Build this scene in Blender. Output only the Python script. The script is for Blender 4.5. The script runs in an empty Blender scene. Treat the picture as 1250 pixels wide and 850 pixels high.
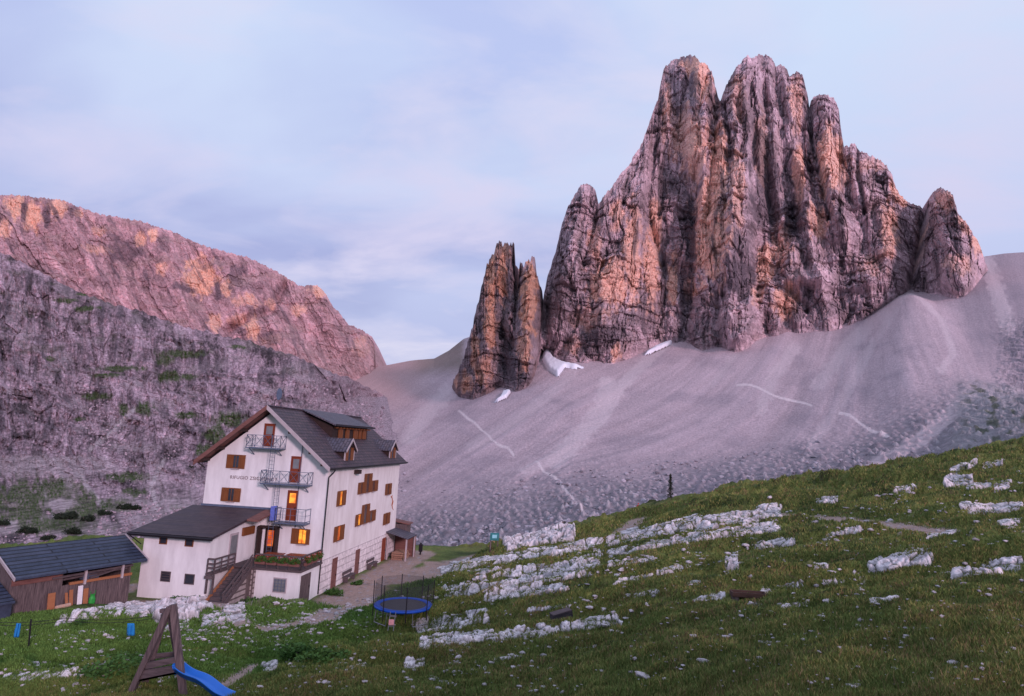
import time; T0 = time.time()
import bpy, bmesh, math, random
import numpy as np
from mathutils import Vector, Matrix
random.seed(7); RNG = np.random.default_rng(11)
SC = bpy.context.scene; COL = SC.collection
rad = math.radians
# ------------------------------------------------------------------ camera
FPX = 760.26
CF = np.array([0, .98857, .15077]); CR = np.array([.99882, -.00731, .04792]); CU = np.array([-.04848, -.1506, .98741])
cam = bpy.data.cameras.new('camera'); co = bpy.data.objects.new('camera', cam); COL.objects.link(co)
cam.sensor_width = 36; cam.lens = FPX / 1250 * 36; cam.clip_start = .1; cam.clip_end = 9000
M = Matrix([[CR[0], CU[0], -CF[0], 0], [CR[1], CU[1], -CF[1], 0], [CR[2], CU[2], -CF[2], 0], [0, 0, 0, 1]])
co.matrix_world = M; SC.camera = co
def ray(u, v):
    u = np.asarray(u, float)[..., None]; v = np.asarray(v, float)[..., None]
    d = CF + CR * (u - 625) / FPX - CU * (v - 425) / FPX
    return d / d[..., 1:2]                       # per metre of forward distance
def pt(u, v, D): return ray(u, v) * np.asarray(D, float)[..., None]
def proj(P):
    P = np.asarray(P, float); d = P @ CF
    return 625 + FPX * (P @ CR) / d, 425 - FPX * (P @ CU) / d
# ------------------------------------------------------------------ noise
def _h(ix, iy, seed):
    h = (ix.astype(np.int64) * 374761393 + iy.astype(np.int64) * 668265263 + seed * 974634777) & 0xffffffff
    h = ((h ^ (h >> 13)) * 1274126177) & 0xffffffff
    return ((h ^ (h >> 16)) & 0xffff).astype(np.float32) / 65536.
def pn(x, y, seed=0):
    x = np.asarray(x, np.float64); y = np.asarray(y, np.float64)
    xi = np.floor(x); yi = np.floor(y); fx = (x - xi).astype(np.float32); fy = (y - yi).astype(np.float32)
    ux = fx * fx * fx * (fx * (fx * 6 - 15) + 10); uy = fy * fy * fy * (fy * (fy * 6 - 15) + 10)
    r = []
    for dx in (0, 1):
        for dy in (0, 1):
            a = _h(xi + dx, yi + dy, seed) * 6.2832
            r.append(np.cos(a) * (fx - dx) + np.sin(a) * (fy - dy))
    return ((r[0] * (1 - uy) + r[1] * uy) * (1 - ux) + (r[2] * (1 - uy) + r[3] * uy) * ux) * 1.5
def fbm(x, y, o=4, seed=0, g=.5):
    s = 0; a = 1; t = 0
    for i in range(o):
        s = s + a * pn(x * 2 ** i + 13.7 * i, y * 2 ** i - 7.3 * i, seed + i); t += a; a *= g
    return s / t
def ridge(x, y, o=4, seed=0, g=.5):
    s = 0; a = 1; t = 0
    for i in range(o):
        s = s + a * (1 - 2.2 * np.abs(pn(x * 2 ** i + 5.1 * i, y * 2 ** i + 3.3 * i, seed + i))); t += a; a *= g
    return s / t
def cell(x, y, seed=0):
    xi = np.floor(x); yi = np.floor(y); f1 = np.full(x.shape, 9.); f2 = np.full(x.shape, 9.); idv = np.zeros(x.shape)
    for dx in (-1, 0, 1):
        for dy in (-1, 0, 1):
            cx = xi + dx; cy = yi + dy; r = _h(cx, cy, seed + 3)
            d = np.hypot(cx + .1 + .8 * _h(cx, cy, seed) - x, cy + .1 + .8 * _h(cx, cy, seed + 1) - y)
            m = d < f1; f2 = np.where(m, f1, np.minimum(f2, d)); idv = np.where(m, r, idv); f1 = np.where(m, d, f1)
    return f1, f2, idv
def ss(a, b, x):
    t = np.clip((x - a) / (b - a), 0, 1); return t * t * (3 - 2 * t)
def lerp(a, b, t): return a + (b - a) * t
def mixc(c, col, m): return c * (1 - m[..., None]) + np.array(col) * m[..., None]
def polyl(pts, u):
    p = np.array(pts, float); return np.interp(u, p[:, 0], p[:, 1])
def pchip(xk, Y, x):
    """monotone cubic along axis 0 of Y, sampled at x (1d)"""
    xk = np.asarray(xk, float); h = np.diff(xk); sh = (-1,) + (1,) * (Y.ndim - 1)
    d = np.diff(Y, axis=0) / h.reshape(sh); m = np.zeros_like(Y)
    a = d[:-1]; b = d[1:]; ok = a * b > 0
    m[1:-1] = np.where(ok, 2 * a * b / np.where(ok, a + b, 1), 0); m[0] = d[0]; m[-1] = d[-1]
    i = np.clip(np.searchsorted(xk, x) - 1, 0, len(xk) - 2); t = ((x - xk[i]) / h[i]).reshape(sh); hh = h[i].reshape(sh)
    t2 = t * t; t3 = t2 * t
    return (2 * t3 - 3 * t2 + 1) * Y[i] + (t3 - 2 * t2 + t) * hh * m[i] + (-2 * t3 + 3 * t2) * Y[i + 1] + (t3 - t2) * hh * m[i + 1]
# ------------------------------------------------------------------ materials
def newmat(name):
    m = bpy.data.materials.new(name); m.use_nodes = True; nt = m.node_tree; b = nt.nodes['Principled BSDF']
    return m, nt, b
def nd(nt, t, **kw):
    n = nt.nodes.new(t)
    for k, v in kw.items():
        if k in n.inputs.keys(): n.inputs[k].default_value = v
        else: setattr(n, k, v)
    return n
def mat(name, col, rough=.8, scale=3, var=.25, bump=.2, bdist=.02, col2=None, stretch=(1, 1, 1), metal=0, spec=.3):
    """base colour broken up by object-space noise"""
    m, nt, b = newmat(name); L = nt.links
    tc = nd(nt, 'ShaderNodeTexCoord'); mp = nd(nt, 'ShaderNodeMapping'); mp.inputs['Scale'].default_value = stretch
    L.new(tc.outputs['Object'], mp.inputs['Vector'])
    n = nd(nt, 'ShaderNodeTexNoise', Scale=scale, Detail=6, Roughness=.65); L.new(mp.outputs[0], n.inputs['Vector'])
    r = nd(nt, 'ShaderNodeValToRGB'); e = r.color_ramp.elements
    c2 = col2 or [c * (1 - var) for c in col]; c1 = col if col2 else [min(1, c * (1 + var)) for c in col]
    e[0].position = .3; e[0].color = (*c2, 1); e[1].position = .7; e[1].color = (*c1, 1)
    L.new(n.outputs[0], r.inputs[0]); L.new(r.outputs[0], b.inputs['Base Color'])
    b.inputs['Roughness'].default_value = rough; b.inputs['Metallic'].default_value = metal; b.inputs['Specular IOR Level'].default_value = spec
    if bump:
        bp = nd(nt, 'ShaderNodeBump', Strength=bump, Distance=bdist); L.new(n.outputs[0], bp.inputs['Height']); L.new(bp.outputs[0], b.inputs['Normal'])
    return m
def vmat(name, scale, bump, bdist, rough=.95, detail=8, var=.35, sq=1.):
    """colour from the mesh's own colour attribute, broken up by fine noise"""
    m, nt, b = newmat(name); L = nt.links
    at = nd(nt, 'ShaderNodeAttribute', attribute_name='Col'); g = nd(nt, 'ShaderNodeNewGeometry')
    n = nd(nt, 'ShaderNodeTexNoise', Scale=scale, Detail=detail, Roughness=.7); mq = nd(nt, 'ShaderNodeMapping'); mq.inputs['Scale'].default_value = (1, sq, 1); L.new(g.outputs['Position'], mq.inputs[0]); L.new(mq.outputs[0], n.inputs['Vector'])
    mr = nd(nt, 'ShaderNodeMapRange'); mr.inputs[1].default_value = .3; mr.inputs[2].default_value = .7
    mr.inputs[3].default_value = 1 - var; mr.inputs[4].default_value = 1 + var
    L.new(n.outputs[0], mr.inputs[0])
    mx = nd(nt, 'ShaderNodeVectorMath', operation='SCALE'); L.new(at.outputs['Color'], mx.inputs[0]); L.new(mr.outputs[0], mx.inputs['Scale'])
    L.new(mx.outputs[0], b.inputs['Base Color']); b.inputs['Roughness'].default_value = rough; b.inputs['Specular IOR Level'].default_value = .15
    bp = nd(nt, 'ShaderNodeBump', Strength=bump, Distance=bdist); L.new(n.outputs[0], bp.inputs['Height']); L.new(bp.outputs[0], b.inputs['Normal'])
    return m
def emit(name, col, s, col2=None, scale=3):
    m, nt, b = newmat(name); b.inputs['Base Color'].default_value = (.05, .03, .02, 1); L = nt.links
    tc = nd(nt, 'ShaderNodeTexCoord'); n = nd(nt, 'ShaderNodeTexNoise', Scale=scale, Detail=2); L.new(tc.outputs['Object'], n.inputs[0])
    r = nd(nt, 'ShaderNodeValToRGB'); e = r.color_ramp.elements; e[0].position = .4; e[0].color = (*(col2 or col), 1); e[1].position = .6; e[1].color = (*col, 1)
    L.new(n.outputs[0], r.inputs[0]); L.new(r.outputs[0], b.inputs['Emission Color']); b.inputs['Emission Strength'].default_value = s
    return m
# ------------------------------------------------------------------ object helpers
def tag(o, label=None, cat=None, group=None, kind=None):
    if label: o['label'] = label
    if cat: o['category'] = cat
    if group: o['group'] = group
    if kind: o['kind'] = kind
    return o
def empty(name, loc=(0, 0, 0), rz=0, **kw):
    o = bpy.data.objects.new(name, None); COL.objects.link(o); o.location = loc; o.rotation_euler = (0, 0, rz); o.empty_display_size = .3
    return tag(o, **kw)
def npmesh(name, P, F, mt, C=None, smooth=False, parent=None):
    """P (n,3), F (m,k)"""
    me = bpy.data.meshes.new(name); P = np.ascontiguousarray(P, np.float32); F = np.ascontiguousarray(F, np.int32); k = F.shape[1]
    me.vertices.add(len(P)); me.vertices.foreach_set('co', P.ravel()); me.loops.add(F.size); me.loops.foreach_set('vertex_index', F.ravel())
    me.polygons.add(len(F)); me.polygons.foreach_set('loop_start', np.arange(0, F.size, k, dtype=np.int32))
    me.polygons.foreach_set('use_smooth', np.full(len(F), smooth)); me.update(calc_edges=True)
    if C is not None:
        at = me.color_attributes.new('Col', 'FLOAT_COLOR', 'POINT')
        c4 = np.ones((len(P), 4), np.float32); c4[:, :3] = C; at.data.foreach_set('color', c4.ravel())
    me.materials.append(mt); o = bpy.data.objects.new(name, me); COL.objects.link(o)
    if parent: o.parent = parent
    return o
def gridfaces(nr, nc, keep=None):
    i = np.arange(nr * nc).reshape(nr, nc)
    f = np.stack([i[:-1, :-1], i[:-1, 1:], i[1:, 1:], i[1:, :-1]], -1)
    return f[keep] if keep is not None else f.reshape(-1, 4)
class MB:
    def __init__(s): s.v = []; s.f = []
    def add(s, vs, fs):
        n = len(s.v); s.v += [tuple(map(float, q)) for q in vs]; s.f += [tuple(i + n for i in f) for f in fs]; return s
    def box(s, a, b):
        x0, y0, z0 = [min(p, q) for p, q in zip(a, b)]; x1, y1, z1 = [max(p, q) for p, q in zip(a, b)]
        return s.add([(x0, y0, z0), (x1, y0, z0), (x1, y1, z0), (x0, y1, z0), (x0, y0, z1), (x1, y0, z1), (x1, y1, z1), (x0, y1, z1)],
                     [(0, 3, 2, 1), (4, 5, 6, 7), (0, 1, 5, 4), (1, 2, 6, 5), (2, 3, 7, 6), (3, 0, 4, 7)])
    def prism(s, poly, ext):
        n = len(poly); e = Vector(ext); p = [Vector(q) for q in poly]
        return s.add(p + [q + e for q in p], [tuple(range(n))[::-1], tuple(range(n, 2 * n))] + [(i, (i + 1) % n, (i + 1) % n + n, i + n) for i in range(n)])
    def bar(s, p, q, w, h=None, n=0):
        """square bar (n=0) or tube from p to q"""
        p = Vector(p); q = Vector(q); d = (q - p).normalized(); up = Vector((0, 0, 1)) if abs(d.z) < .95 else Vector((0, 1, 0))
        x = d.cross(up).normalized(); y = x.cross(d); h = h or w
        if n == 0: ring = [x * w / 2 * a + y * h / 2 * b for a, b in ((-1, -1), (1, -1), (1, 1), (-1, 1))]; n = 4
        else: ring = [x * math.cos(i * 2 * math.pi / n) * w / 2 + y * math.sin(i * 2 * math.pi / n) * w / 2 for i in range(n)]
        return s.add([p + r for r in ring] + [q + r for r in ring], [tuple(range(n)), tuple(range(n, 2 * n))[::-1]] + [((i + 1) % n, i, i + n, (i + 1) % n + n) for i in range(n)])
    def build(s, name, mt, parent=None, smooth=False, bevel=0):
        me = bpy.data.meshes.new(name); me.from_pydata(s.v, [], s.f); me.materials.append(mt)
        bm = bmesh.new(); bm.from_mesh(me)
        if bevel: bmesh.ops.bevel(bm, geom=bm.edges[:], offset=bevel, segments=1, affect='EDGES')
        bmesh.ops.recalc_face_normals(bm, faces=bm.faces); bm.to_mesh(me); bm.free()
        if smooth: me.polygons.foreach_set('use_smooth', [True] * len(me.polygons))
        o = bpy.data.objects.new(name, me); COL.objects.link(o)
        if parent: o.parent = parent
        return o
# ------------------------------------------------------------------ world and sun
SUN_AZ, SUN_EL = 150., 15.     # compass-like: direction the light comes from, measured clockwise from +Y
W = bpy.data.worlds.new('World'); SC.world = W; W.use_nodes = True; nt = W.node_tree; nt.nodes.clear(); L = nt.links
out = nd(nt, 'ShaderNodeOutputWorld'); sky = nd(nt, 'ShaderNodeTexSky', sky_type='NISHITA', sun_disc=False)
sky.sun_elevation = rad(SUN_EL); sky.sun_rotation = rad(SUN_AZ); sky.altitude = 2200
b1 = nd(nt, 'ShaderNodeBackground', Strength=.10); L.new(sky.outputs[0], b1.inputs[0])
tc = nd(nt, 'ShaderNodeTexCoord'); sx = nd(nt, 'ShaderNodeSeparateXYZ'); L.new(tc.outputs['Generated'], sx.inputs[0])
def math_(op, a, b=None):
    n = nd(nt, 'ShaderNodeMath', operation=op)
    for i, q in enumerate((a, b)):
        if q is None: continue
        if isinstance(q, (int, float)): n.inputs[i].default_value = q
        else: L.new(q, n.inputs[i])
    return n.outputs[0]
zz = math_('ADD', math_('MAXIMUM', sx.outputs[2], 0), .32)
cx = nd(nt, 'ShaderNodeCombineXYZ'); L.new(math_('DIVIDE', sx.outputs[0], zz), cx.inputs[0]); L.new(math_('DIVIDE', sx.outputs[1], zz), cx.inputs[1])
mp = nd(nt, 'ShaderNodeMapping'); mp.inputs['Rotation'].default_value = (0, 0, rad(32)); mp.inputs['Scale'].default_value = (.85, 1.45, 1); mp.inputs['Location'].default_value = (3.3, .4, 0)
L.new(cx.outputs[0], mp.inputs[0])
n1 = nd(nt, 'ShaderNodeTexNoise', Scale=1.1, Detail=5, Roughness=.5, Distortion=.3); L.new(mp.outputs[0], n1.inputs[0])
n2 = nd(nt, 'ShaderNodeTexNoise', Scale=2.6, Detail=6, Roughness=.55, Distortion=.4); L.new(mp.outputs[0], n2.inputs[0])
def ramp(src, stops):
    r = nd(nt, 'ShaderNodeValToRGB'); e = r.color_ramp.elements
    while len(e) < len(stops): e.new(.5)
    for q, (p, c) in zip(e, stops): q.position = p; q.color = (*c, 1)
    L.new(src, r.inputs[0]); return r.outputs[0]
base = ramp(sx.outputs[2], [(.02, (.38, .43, .70)), (.12, (.48, .52, .80)), (.3, (.60, .66, .93)), (.55, (.66, .77, 1.0))])
dark = ramp(sx.outputs[2], [(.05, (.30, .33, .56)), (.25, (.42, .46, .76)), (.55, (.53, .61, .93))])
lite = ramp(sx.outputs[2], [(.05, (.78, .76, .91)), (.3, (.70, .67, .90)), (.55, (.74, .74, .95))])
def mixn(f, a, b):
    m = nd(nt, 'ShaderNodeMix', data_type='RGBA'); L.new(f, m.inputs[0]); L.new(a, m.inputs[6]); L.new(b, m.inputs[7]); return m.outputs[2]
f1 = ramp(math_('ADD', n1.outputs[0], math_('MULTIPLY', math_('ADD', sx.outputs[0], .05), .22)), [(.36, (1, 1, 1)), (.56, (0, 0, 0))]); f2 = ramp(n2.outputs[0], [(.44, (0, 0, 0)), (.66, (.9, .9, .9))])
cl = mixn(f2, mixn(f1, base, dark), lite)
b2 = nd(nt, 'ShaderNodeBackground', Strength=1.0); L.new(cl, b2.inputs[0])
ms = nd(nt, 'ShaderNodeMixShader'); ms.inputs[0].default_value = .95; L.new(b1.outputs[0], ms.inputs[1]); L.new(b2.outputs[0], ms.inputs[2]); L.new(ms.outputs[0], out.inputs[0])
sl = bpy.data.lights.new('sun', 'SUN'); sl.energy = 2.25; sl.angle = rad(8); sl.color = (1, .69, .80)
so = bpy.data.objects.new('sun', sl); COL.objects.link(so)
sd = Vector((math.sin(rad(SUN_AZ)) * math.cos(rad(SUN_EL)), math.cos(rad(SUN_AZ)) * math.cos(rad(SUN_EL)), math.sin(rad(SUN_EL))))
so.rotation_euler = sd.to_track_quat('Z', 'Y').to_euler()
SC.view_settings.view_transform = 'Standard'; SC.view_settings.look = 'None'; SC.view_settings.exposure = 0; SC.view_settings.gamma = 1
SC.cycles.max_bounces = 4; SC.cycles.diffuse_bounces = 2; SC.cycles.transparent_max_bounces = 12
SC.cycles.use_denoising = True
# ------------------------------------------------------------------ house frame
YAW = rad(-7.828); HP = np.array([-14.352, 51.464, -12.438]); HA = np.array([math.cos(YAW), math.sin(YAW), 0]); HB = np.array([-math.sin(YAW), math.cos(YAW), 0])
def hw(x, y, z=0): return HP + HA * x + HB * y + np.array([0, 0, z])
# ------------------------------------------------------------------ foreground terrain: height as a function of world X, Y
US = [-90, 0, 150, 300, 450, 600, 750, 900, 1050, 1250, 1345]
def Z(z, D): return ('z', z, D)
KN = [None] * 11
KN[1] = [(1150, 10), (850, 20), (790, 30), (757, 38.5), Z(-12.6, 50), Z(-16, 75), Z(-21, 110)]
KN[2] = [(1150, 8.5), (850, 17.5), (800, 25), (765, 35), (738, 42), Z(-13.5, 70), Z(-20, 110)]
KN[3] = [(1150, 8), (850, 17), (805, 25), (775, 34.5), (752, 41), Z(-12.4, 60), Z(-22, 110)]
KN[4] = [(1150, 6), (850, 14.5), (800, 24), (768, 37), (738, 44), Z(-12.4, 64), Z(-21, 110)]
KN[5] = [(1150, 5), (850, 12.5), (800, 20), (755, 31), (705, 45), (666, 68), Z(-25, 120)]
KN[6] = [(1150, 4), (850, 10.5), (775, 19), (715, 31), (668, 54), (634, 85), Z(-26, 140)]
KN[7] = [(1150, 3.2), (850, 8.5), (770, 15), (705, 27), (642, 52), (600, 85), Z(-24, 145)]
KN[8] = [(1150, 2.6), (850, 7), (760, 13), (685, 26), (620, 52), (577, 85), Z(-20, 145)]
KN[9] = [(1150, 2.2), (850, 6), (755, 11), (675, 23), (600, 50), (545, 80), Z(-14, 145)]
KN[0] = KN[1]; KN[10] = [(1150, 2.2), (850, 6), (750, 11), (670, 23), (590, 50), (536, 80), Z(-14, 145)]
NS, NR = 1250, 860
S = np.linspace(-1.12, 1.12, NS); LD = np.linspace(math.log(1.3), math.log(165), NR)
ZK = np.zeros((11, NR)); sst = []
for i, (u, kn) in enumerate(zip(US, KN)):
    s0 = ray(u, 541 + (u - 625) * .0485)[0]; sst.append(s0); dl = []; zl = []
    for k in kn:
        if k[0] == 'z': zl.append(k[1]); dl.append(k[2])
        else:
            uu = u
            for _ in range(8): uu += (s0 - ray(uu, k[0])[0]) * 700
            zl.append(ray(uu, k[0])[2] * k[1]); dl.append(k[1])
    dl = [1.0] + dl; zl = [-1.7] + zl; dl.append(200); zl.append(zl[-1] - 15)
    ZK[i] = pchip(np.log(dl), np.array(zl), LD)
ZG = pchip(np.array(sst), ZK, np.clip(S, sst[0] + 1e-4, sst[-1] - 1e-4)).T          # (NR, NS)
ZG = np.ascontiguousarray(ZG)
for _ in range(40): ZG[:, 1:-1] = ZG[:, 1:-1] * .5 + (ZG[:, 2:] + ZG[:, :-2]) * .25
for _ in range(25): ZG[1:-1] = ZG[1:-1] * .5 + (ZG[2:] + ZG[:-2]) * .25
DG = np.exp(LD)[:, None] * np.ones(NS); XG = S * DG; YG = DG
def inhouse(X, Y):
    dx = X - HP[0]; dy = Y - HP[1]; return dx * HA[0] + dy * HA[1], dx * HB[0] + dy * HB[1]
lx, ly = inhouse(XG, YG)
def boxm(x, y, x0, x1, y0, y1, f): return ss(x0 - f, x0, x) * (1 - ss(x1, x1 + f, x)) * ss(y0 - f, y0, y) * (1 - ss(y1, y1 + f, y))
flat = boxm(lx, ly, -4.5, 7.5, -4.2, 26, 4)
ZG = lerp(ZG, -12.55, flat); fl2 = boxm(lx, ly, -13, -6, -8, 8, 3.); ZG = lerp(ZG, -12.1, fl2 * .9)
ZG += .25 * np.exp(-((lx + 5.2) ** 2 / 7 + (ly + 7.3) ** 2 / 5.))
calm = np.clip(flat + fl2, 0, 1)
lx0, ly0 = lx, ly
def gz(X, Y):
    X = np.asarray(X, float); Y = np.asarray(Y, float)
    fs = np.clip((X / Y - S[0]) / (S[1] - S[0]), 0, NS - 1.001); fr = np.clip((np.log(np.maximum(Y, 1.3)) - LD[0]) / (LD[1] - LD[0]), 0, NR - 1.001)
    i = fs.astype(int); j = fr.astype(int); a = fs - i; b = fr - j
    return (ZG[j, i] * (1 - a) + ZG[j, i + 1] * a) * (1 - b) + (ZG[j + 1, i] * (1 - a) + ZG[j + 1, i + 1] * a) * b
def hit(u, v):
    """first point of the foreground terrain along the pixel's ray; D = nan where it misses"""
    u = np.atleast_1d(np.asarray(u, float)); v = np.atleast_1d(np.asarray(v, float)); r = ray(u, v); out = np.full((len(u), 3), np.nan)
    Ds = np.exp(LD[::2])
    for a in range(0, len(u), 4000):
        rr = r[a:a + 4000]; zr = rr[:, 2:3] * Ds; g = gz(rr[:, 0:1] * Ds, np.broadcast_to(Ds, zr.shape)); below = zr < g
        k = below.argmax(1); ok = below.any(1) & (k > 0); n = np.arange(len(rr)); d = (zr - g)
        t = d[n, k - 1] / (d[n, k - 1] - d[n, k] + 1e-9); D = Ds[k - 1] + (Ds[k] - Ds[k - 1]) * t
        P = rr * D[:, None]; P[~ok] = np.nan; out[a:a + 4000] = P
    return out
def h1(u, v): return hit([u], [v])[0]
def segdist(X, Y, pts):
    d = np.full(X.shape, 1e9)
    for p, q in zip(pts[:-1], pts[1:]):
        ex, ey = q[0] - p[0], q[1] - p[1]; t = np.clip(((X - p[0]) * ex + (Y - p[1]) * ey) / (ex * ex + ey * ey + 1e-9), 0, 1)
        d = np.minimum(d, np.hypot(X - p[0] - t * ex, Y - p[1] - t * ey))
    return d
# paths, in world metres
PATHS = []
def path(px, w): P = hit([p[0] for p in px], [p[1] for p in px]); P = [p for p in P if not np.isnan(p[0])]; PATHS.append(([(p[0], p[1]) for p in P], w))
path([(286, 764), (330, 768), (390, 756), (440, 738), (452, 722)], 1.25)
PATHS.append(([tuple(hw(2.3, y)[:2]) for y in (-1, 5, 12, 17, 21)], 1.9))
PATHS.append(([tuple(hw(x, y)[:2]) for x, y in ((4, 8), (7, 14), (9, 19), (13, 22))], 2.3))
path([(530, 688), (580, 686), (640, 680), (700, 668), (750, 660), (766, 645), (777, 634)], 1.2)
path([(560, 700), (600, 694), (640, 688)], .6)
path([(940, 627), (990, 631), (1060, 637), (1120, 645), (1172, 652)], .8)
path([(0, 742), (40, 745), (100, 732), (165, 716)], 1.1)
path([(165, 735), (220, 733), (262, 734), (290, 752), (300, 765)], .7)
path([(270, 840), (290, 825), (308, 812)], .3)
for p, w in PATHS: calm = np.maximum(calm, 1 - ss(w * .8, w + 2.2, segdist(XG, YG, p)))
shedc = pt(80, 740, 42.); calm = np.maximum(calm, 1 - ss(5.5, 9, np.hypot(XG - shedc[0], YG - shedc[1])))
far = ss(2, 9, DG)
hum = 1.35 * (.55 * fbm(XG / 9, YG / 6, 3, 5) + .22 * ridge(XG / 3.2, YG / 1.7, 3, 9) + .09 * fbm(XG / .9, YG / .7, 3, 21))
led = fbm(XG / 14, (YG + .35 * XG) / 4.5, 3, 31); led = .45 * (ss(-.08, .06, led) - .5) + .3 * (ss(.12, .2, fbm(XG / 10, (YG + .3 * XG) / 3, 3, 37)))
ZG += (hum + led * ss(12, 25, DG)) * far * (1 - .93 * calm) * (1 + .5 * ss(30, 80, DG))
pm = np.zeros(XG.shape)
for p, w in PATHS:
    m = segdist(XG, YG, p) + .35 * fbm(XG / 1.5, YG / 1.5, 3, 77) * min(w, 1.4) * 1.2; pm = np.maximum(pm, 1 - ss(w * .7, w * 1.15, m))
n0 = fbm(XG / 6, YG / 3.5, 4, 51); n1 = fbm(XG / 1.1, YG / .8, 4, 52); n2 = fbm(XG / .3, YG / .3, 3, 53)
C = np.zeros(XG.shape + (3,)) + np.array([.115, .14, .042])
C = mixc(C, (.17, .175, .05), ss(-.05, .35, n0)); C = mixc(C, (.15, .095, .05), ss(.05, .4, n1) * .75)
C = mixc(C, (.03, .042, .016), ss(.0, .3, -n0) * .85); C = mixc(C, (.095, .075, .04), ss(.2, .5, fbm(XG / 3, YG / 1.6, 4, 61)) * .7)  # dark turf patches, deepened in colour to stand for shadow among hummocks
C *= (1 + .5 * n2)[..., None]
lawn = ss(0, 6, -XG - 2) * ss(15, 22, YG); C = mixc(C, (.095, .15, .04), lawn * .75 * ss(-.3, .2, n1))
f1_, f2_, id_ = cell(XG / .35, YG / .35, 5)
peb = (id_ > .972) & (f1_ < .33) & (DG < 42)
C = mixc(C, (.36, .32, .34), peb * .8 * ss(8, 14, DG))
bank = np.exp(-(((lx + 4.2) / 4.5) ** 2 + ((ly + 6.6) / 2.2) ** 2)); C = mixc(C, (.20, .16, .13), bank * ss(-.25, .25, n1) * .9); C = mixc(C, (.40, .36, .37), bank * (id_ > .6) * (f1_ < .38) * .9)
C = mixc(C, np.array([.40, .28, .26]), pm * (.85 + .15 * n2)); C = mixc(C, (.20, .15, .13), pm * ss(.1, .5, n1) * .6)
C = mixc(C, (.33, .30, .32), pm * (id_ > .72) * (f1_ < .36) * .8)
ZG -= pm * .06; ZG += .03 * pm * n2
ground = npmesh('ground', np.stack([XG, YG, ZG], -1).reshape(-1, 3), gridfaces(NR, NS), vmat('meadow', 9, .7, .06, var=.4), C.reshape(-1, 3), True)
tag(ground, kind='structure')
print('ground', round(time.time() - T0, 1))
# coarse ground round the back of the viewpoint
gx = np.sign(np.linspace(-1, 1, 420)) * np.abs(np.linspace(-1, 1, 420)) ** 2 * 150; gy = np.concatenate([-np.linspace(1, 0, 120) ** 2 * 70, np.linspace(0, 1, 320)[1:] ** 1.6 * 134])
Xb, Yb = np.meshgrid(gx, gy); Ye = np.maximum(np.maximum(np.abs(Xb) / 1.115, 1.35), Yb); Ye = np.minimum(Ye, 160); Zb = gz(np.clip(Xb, -1.118 * Ye, 1.118 * Ye), Ye) + .10 * fbm(Xb / 2, Yb / 2, 3, 800) * ss(.2, 2, Ye - Yb) + .25 * fbm(Xb / 9, Yb / 9, 3, 801) * ss(.5, 8, Ye - Yb)
inn = Yb - np.maximum(np.abs(Xb) / 1.115, 1.35); Zb -= np.where(inn > 0, np.minimum(.03 + .4 * inn, 3), 0)
Cb = np.zeros(Xb.shape + (3,)) + np.array([.115, .14, .042]); nb = fbm(Xb / 1.1, Yb / .9, 4, 52); Cb = mixc(Cb, (.15, .095, .05), ss(.05, .4, nb) * .75); Cb = mixc(Cb, (.03, .042, .016), ss(.0, .3, -fbm(Xb / 6, Yb / 4, 3, 51)) * .8); Cb *= (1 + .5 * fbm(Xb / .3, Yb / .3, 3, 53))[..., None]
o = npmesh('terrain', np.stack([Xb, Yb, Zb], -1).reshape(-1, 3), gridfaces(*Xb.shape), ground.data.materials[0], Cb.reshape(-1, 3), True); tag(o, kind='structure')
# ------------------------------------------------------------------ far relief sheets: control grid (u station, k) -> v, D
def sheet_uv(us, top, bot, ws, Dk, u, w):
    """u (nu), w (nv in 0..1) -> v, D arrays (nv, nu).  Dk: list per station of depths at ws"""
    lD = np.log(np.array(Dk, float)); A = pchip(np.array(us, float), lD, u)       # (nu, k)
    D = np.exp(pchip(np.array(ws, float), A.T.copy(), w)); vt = polyl(top, u); vb = polyl(bot, u); ug = np.arange(top[0][0] - 60, top[-1][0] + 60, 4.); tg = polyl(top, ug); tg = np.where(ug < top[0][0], tg + 0 * ug, tg)
    k = np.hanning(25); k /= k.sum(); tg = np.convolve(np.pad(tg, 12, mode='edge'), k, 'valid'); vs = np.interp(u, ug, tg)
    return vb + (vs - vb) * w[:, None] + (vt - vs) * (w[:, None] ** 7), D
# scree slope of the valley
SC_TOP = [(380, 452), (466, 447), (500, 441), (530, 438), (548, 428), (566, 414), (590, 405), (620, 394), (650, 386), (680, 384), (720, 388), (760, 395), (850, 395), (930, 388), (1050, 372), (1100, 345), (1150, 330), (1185, 318), (1203, 313), (1225, 310), (1250, 308), (1350, 298)]
SC_BOT = [(380, 700), (560, 695), (650, 680), (700, 665), (850, 645), (1000, 612), (1130, 592), (1250, 575), (1350, 562)]
SC_U = [380, 480, 560, 700, 850, 1000, 1130, 1250, 1350]; SC_W = [0, .12, .3, .65, 1]
SC_D = [[190, 230, 330, 560, 1000], [190, 230, 330, 560, 990], [190, 230, 320, 540, 940], [195, 235, 320, 500, 830], [200, 240, 310, 470, 780], [205, 245, 310, 460, 760], [205, 245, 310, 460, 770], [190, 225, 300, 450, 740], [180, 215, 290, 440, 730]]
def scree_D(u, v):
    u = np.atleast_1d(np.asarray(u, float)); v = np.atleast_1d(np.asarray(v, float)); w = np.linspace(0, 1, 200); out = []
    for a, b in zip(u, v):
        vv, DD = sheet_uv(SC_U, SC_TOP, SC_BOT, SC_W, SC_D, np.array([a]), w); out.append(np.interp(-b, -vv[:, 0], DD[:, 0]))
    return np.array(out)
u = np.linspace(380, 1350, 1150); w = np.linspace(0, 1, 400) ** .95
v, D = sheet_uv(SC_U, SC_TOP, SC_BOT, SC_W, SC_D, u, w); U = np.broadcast_to(u, v.shape)
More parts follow.
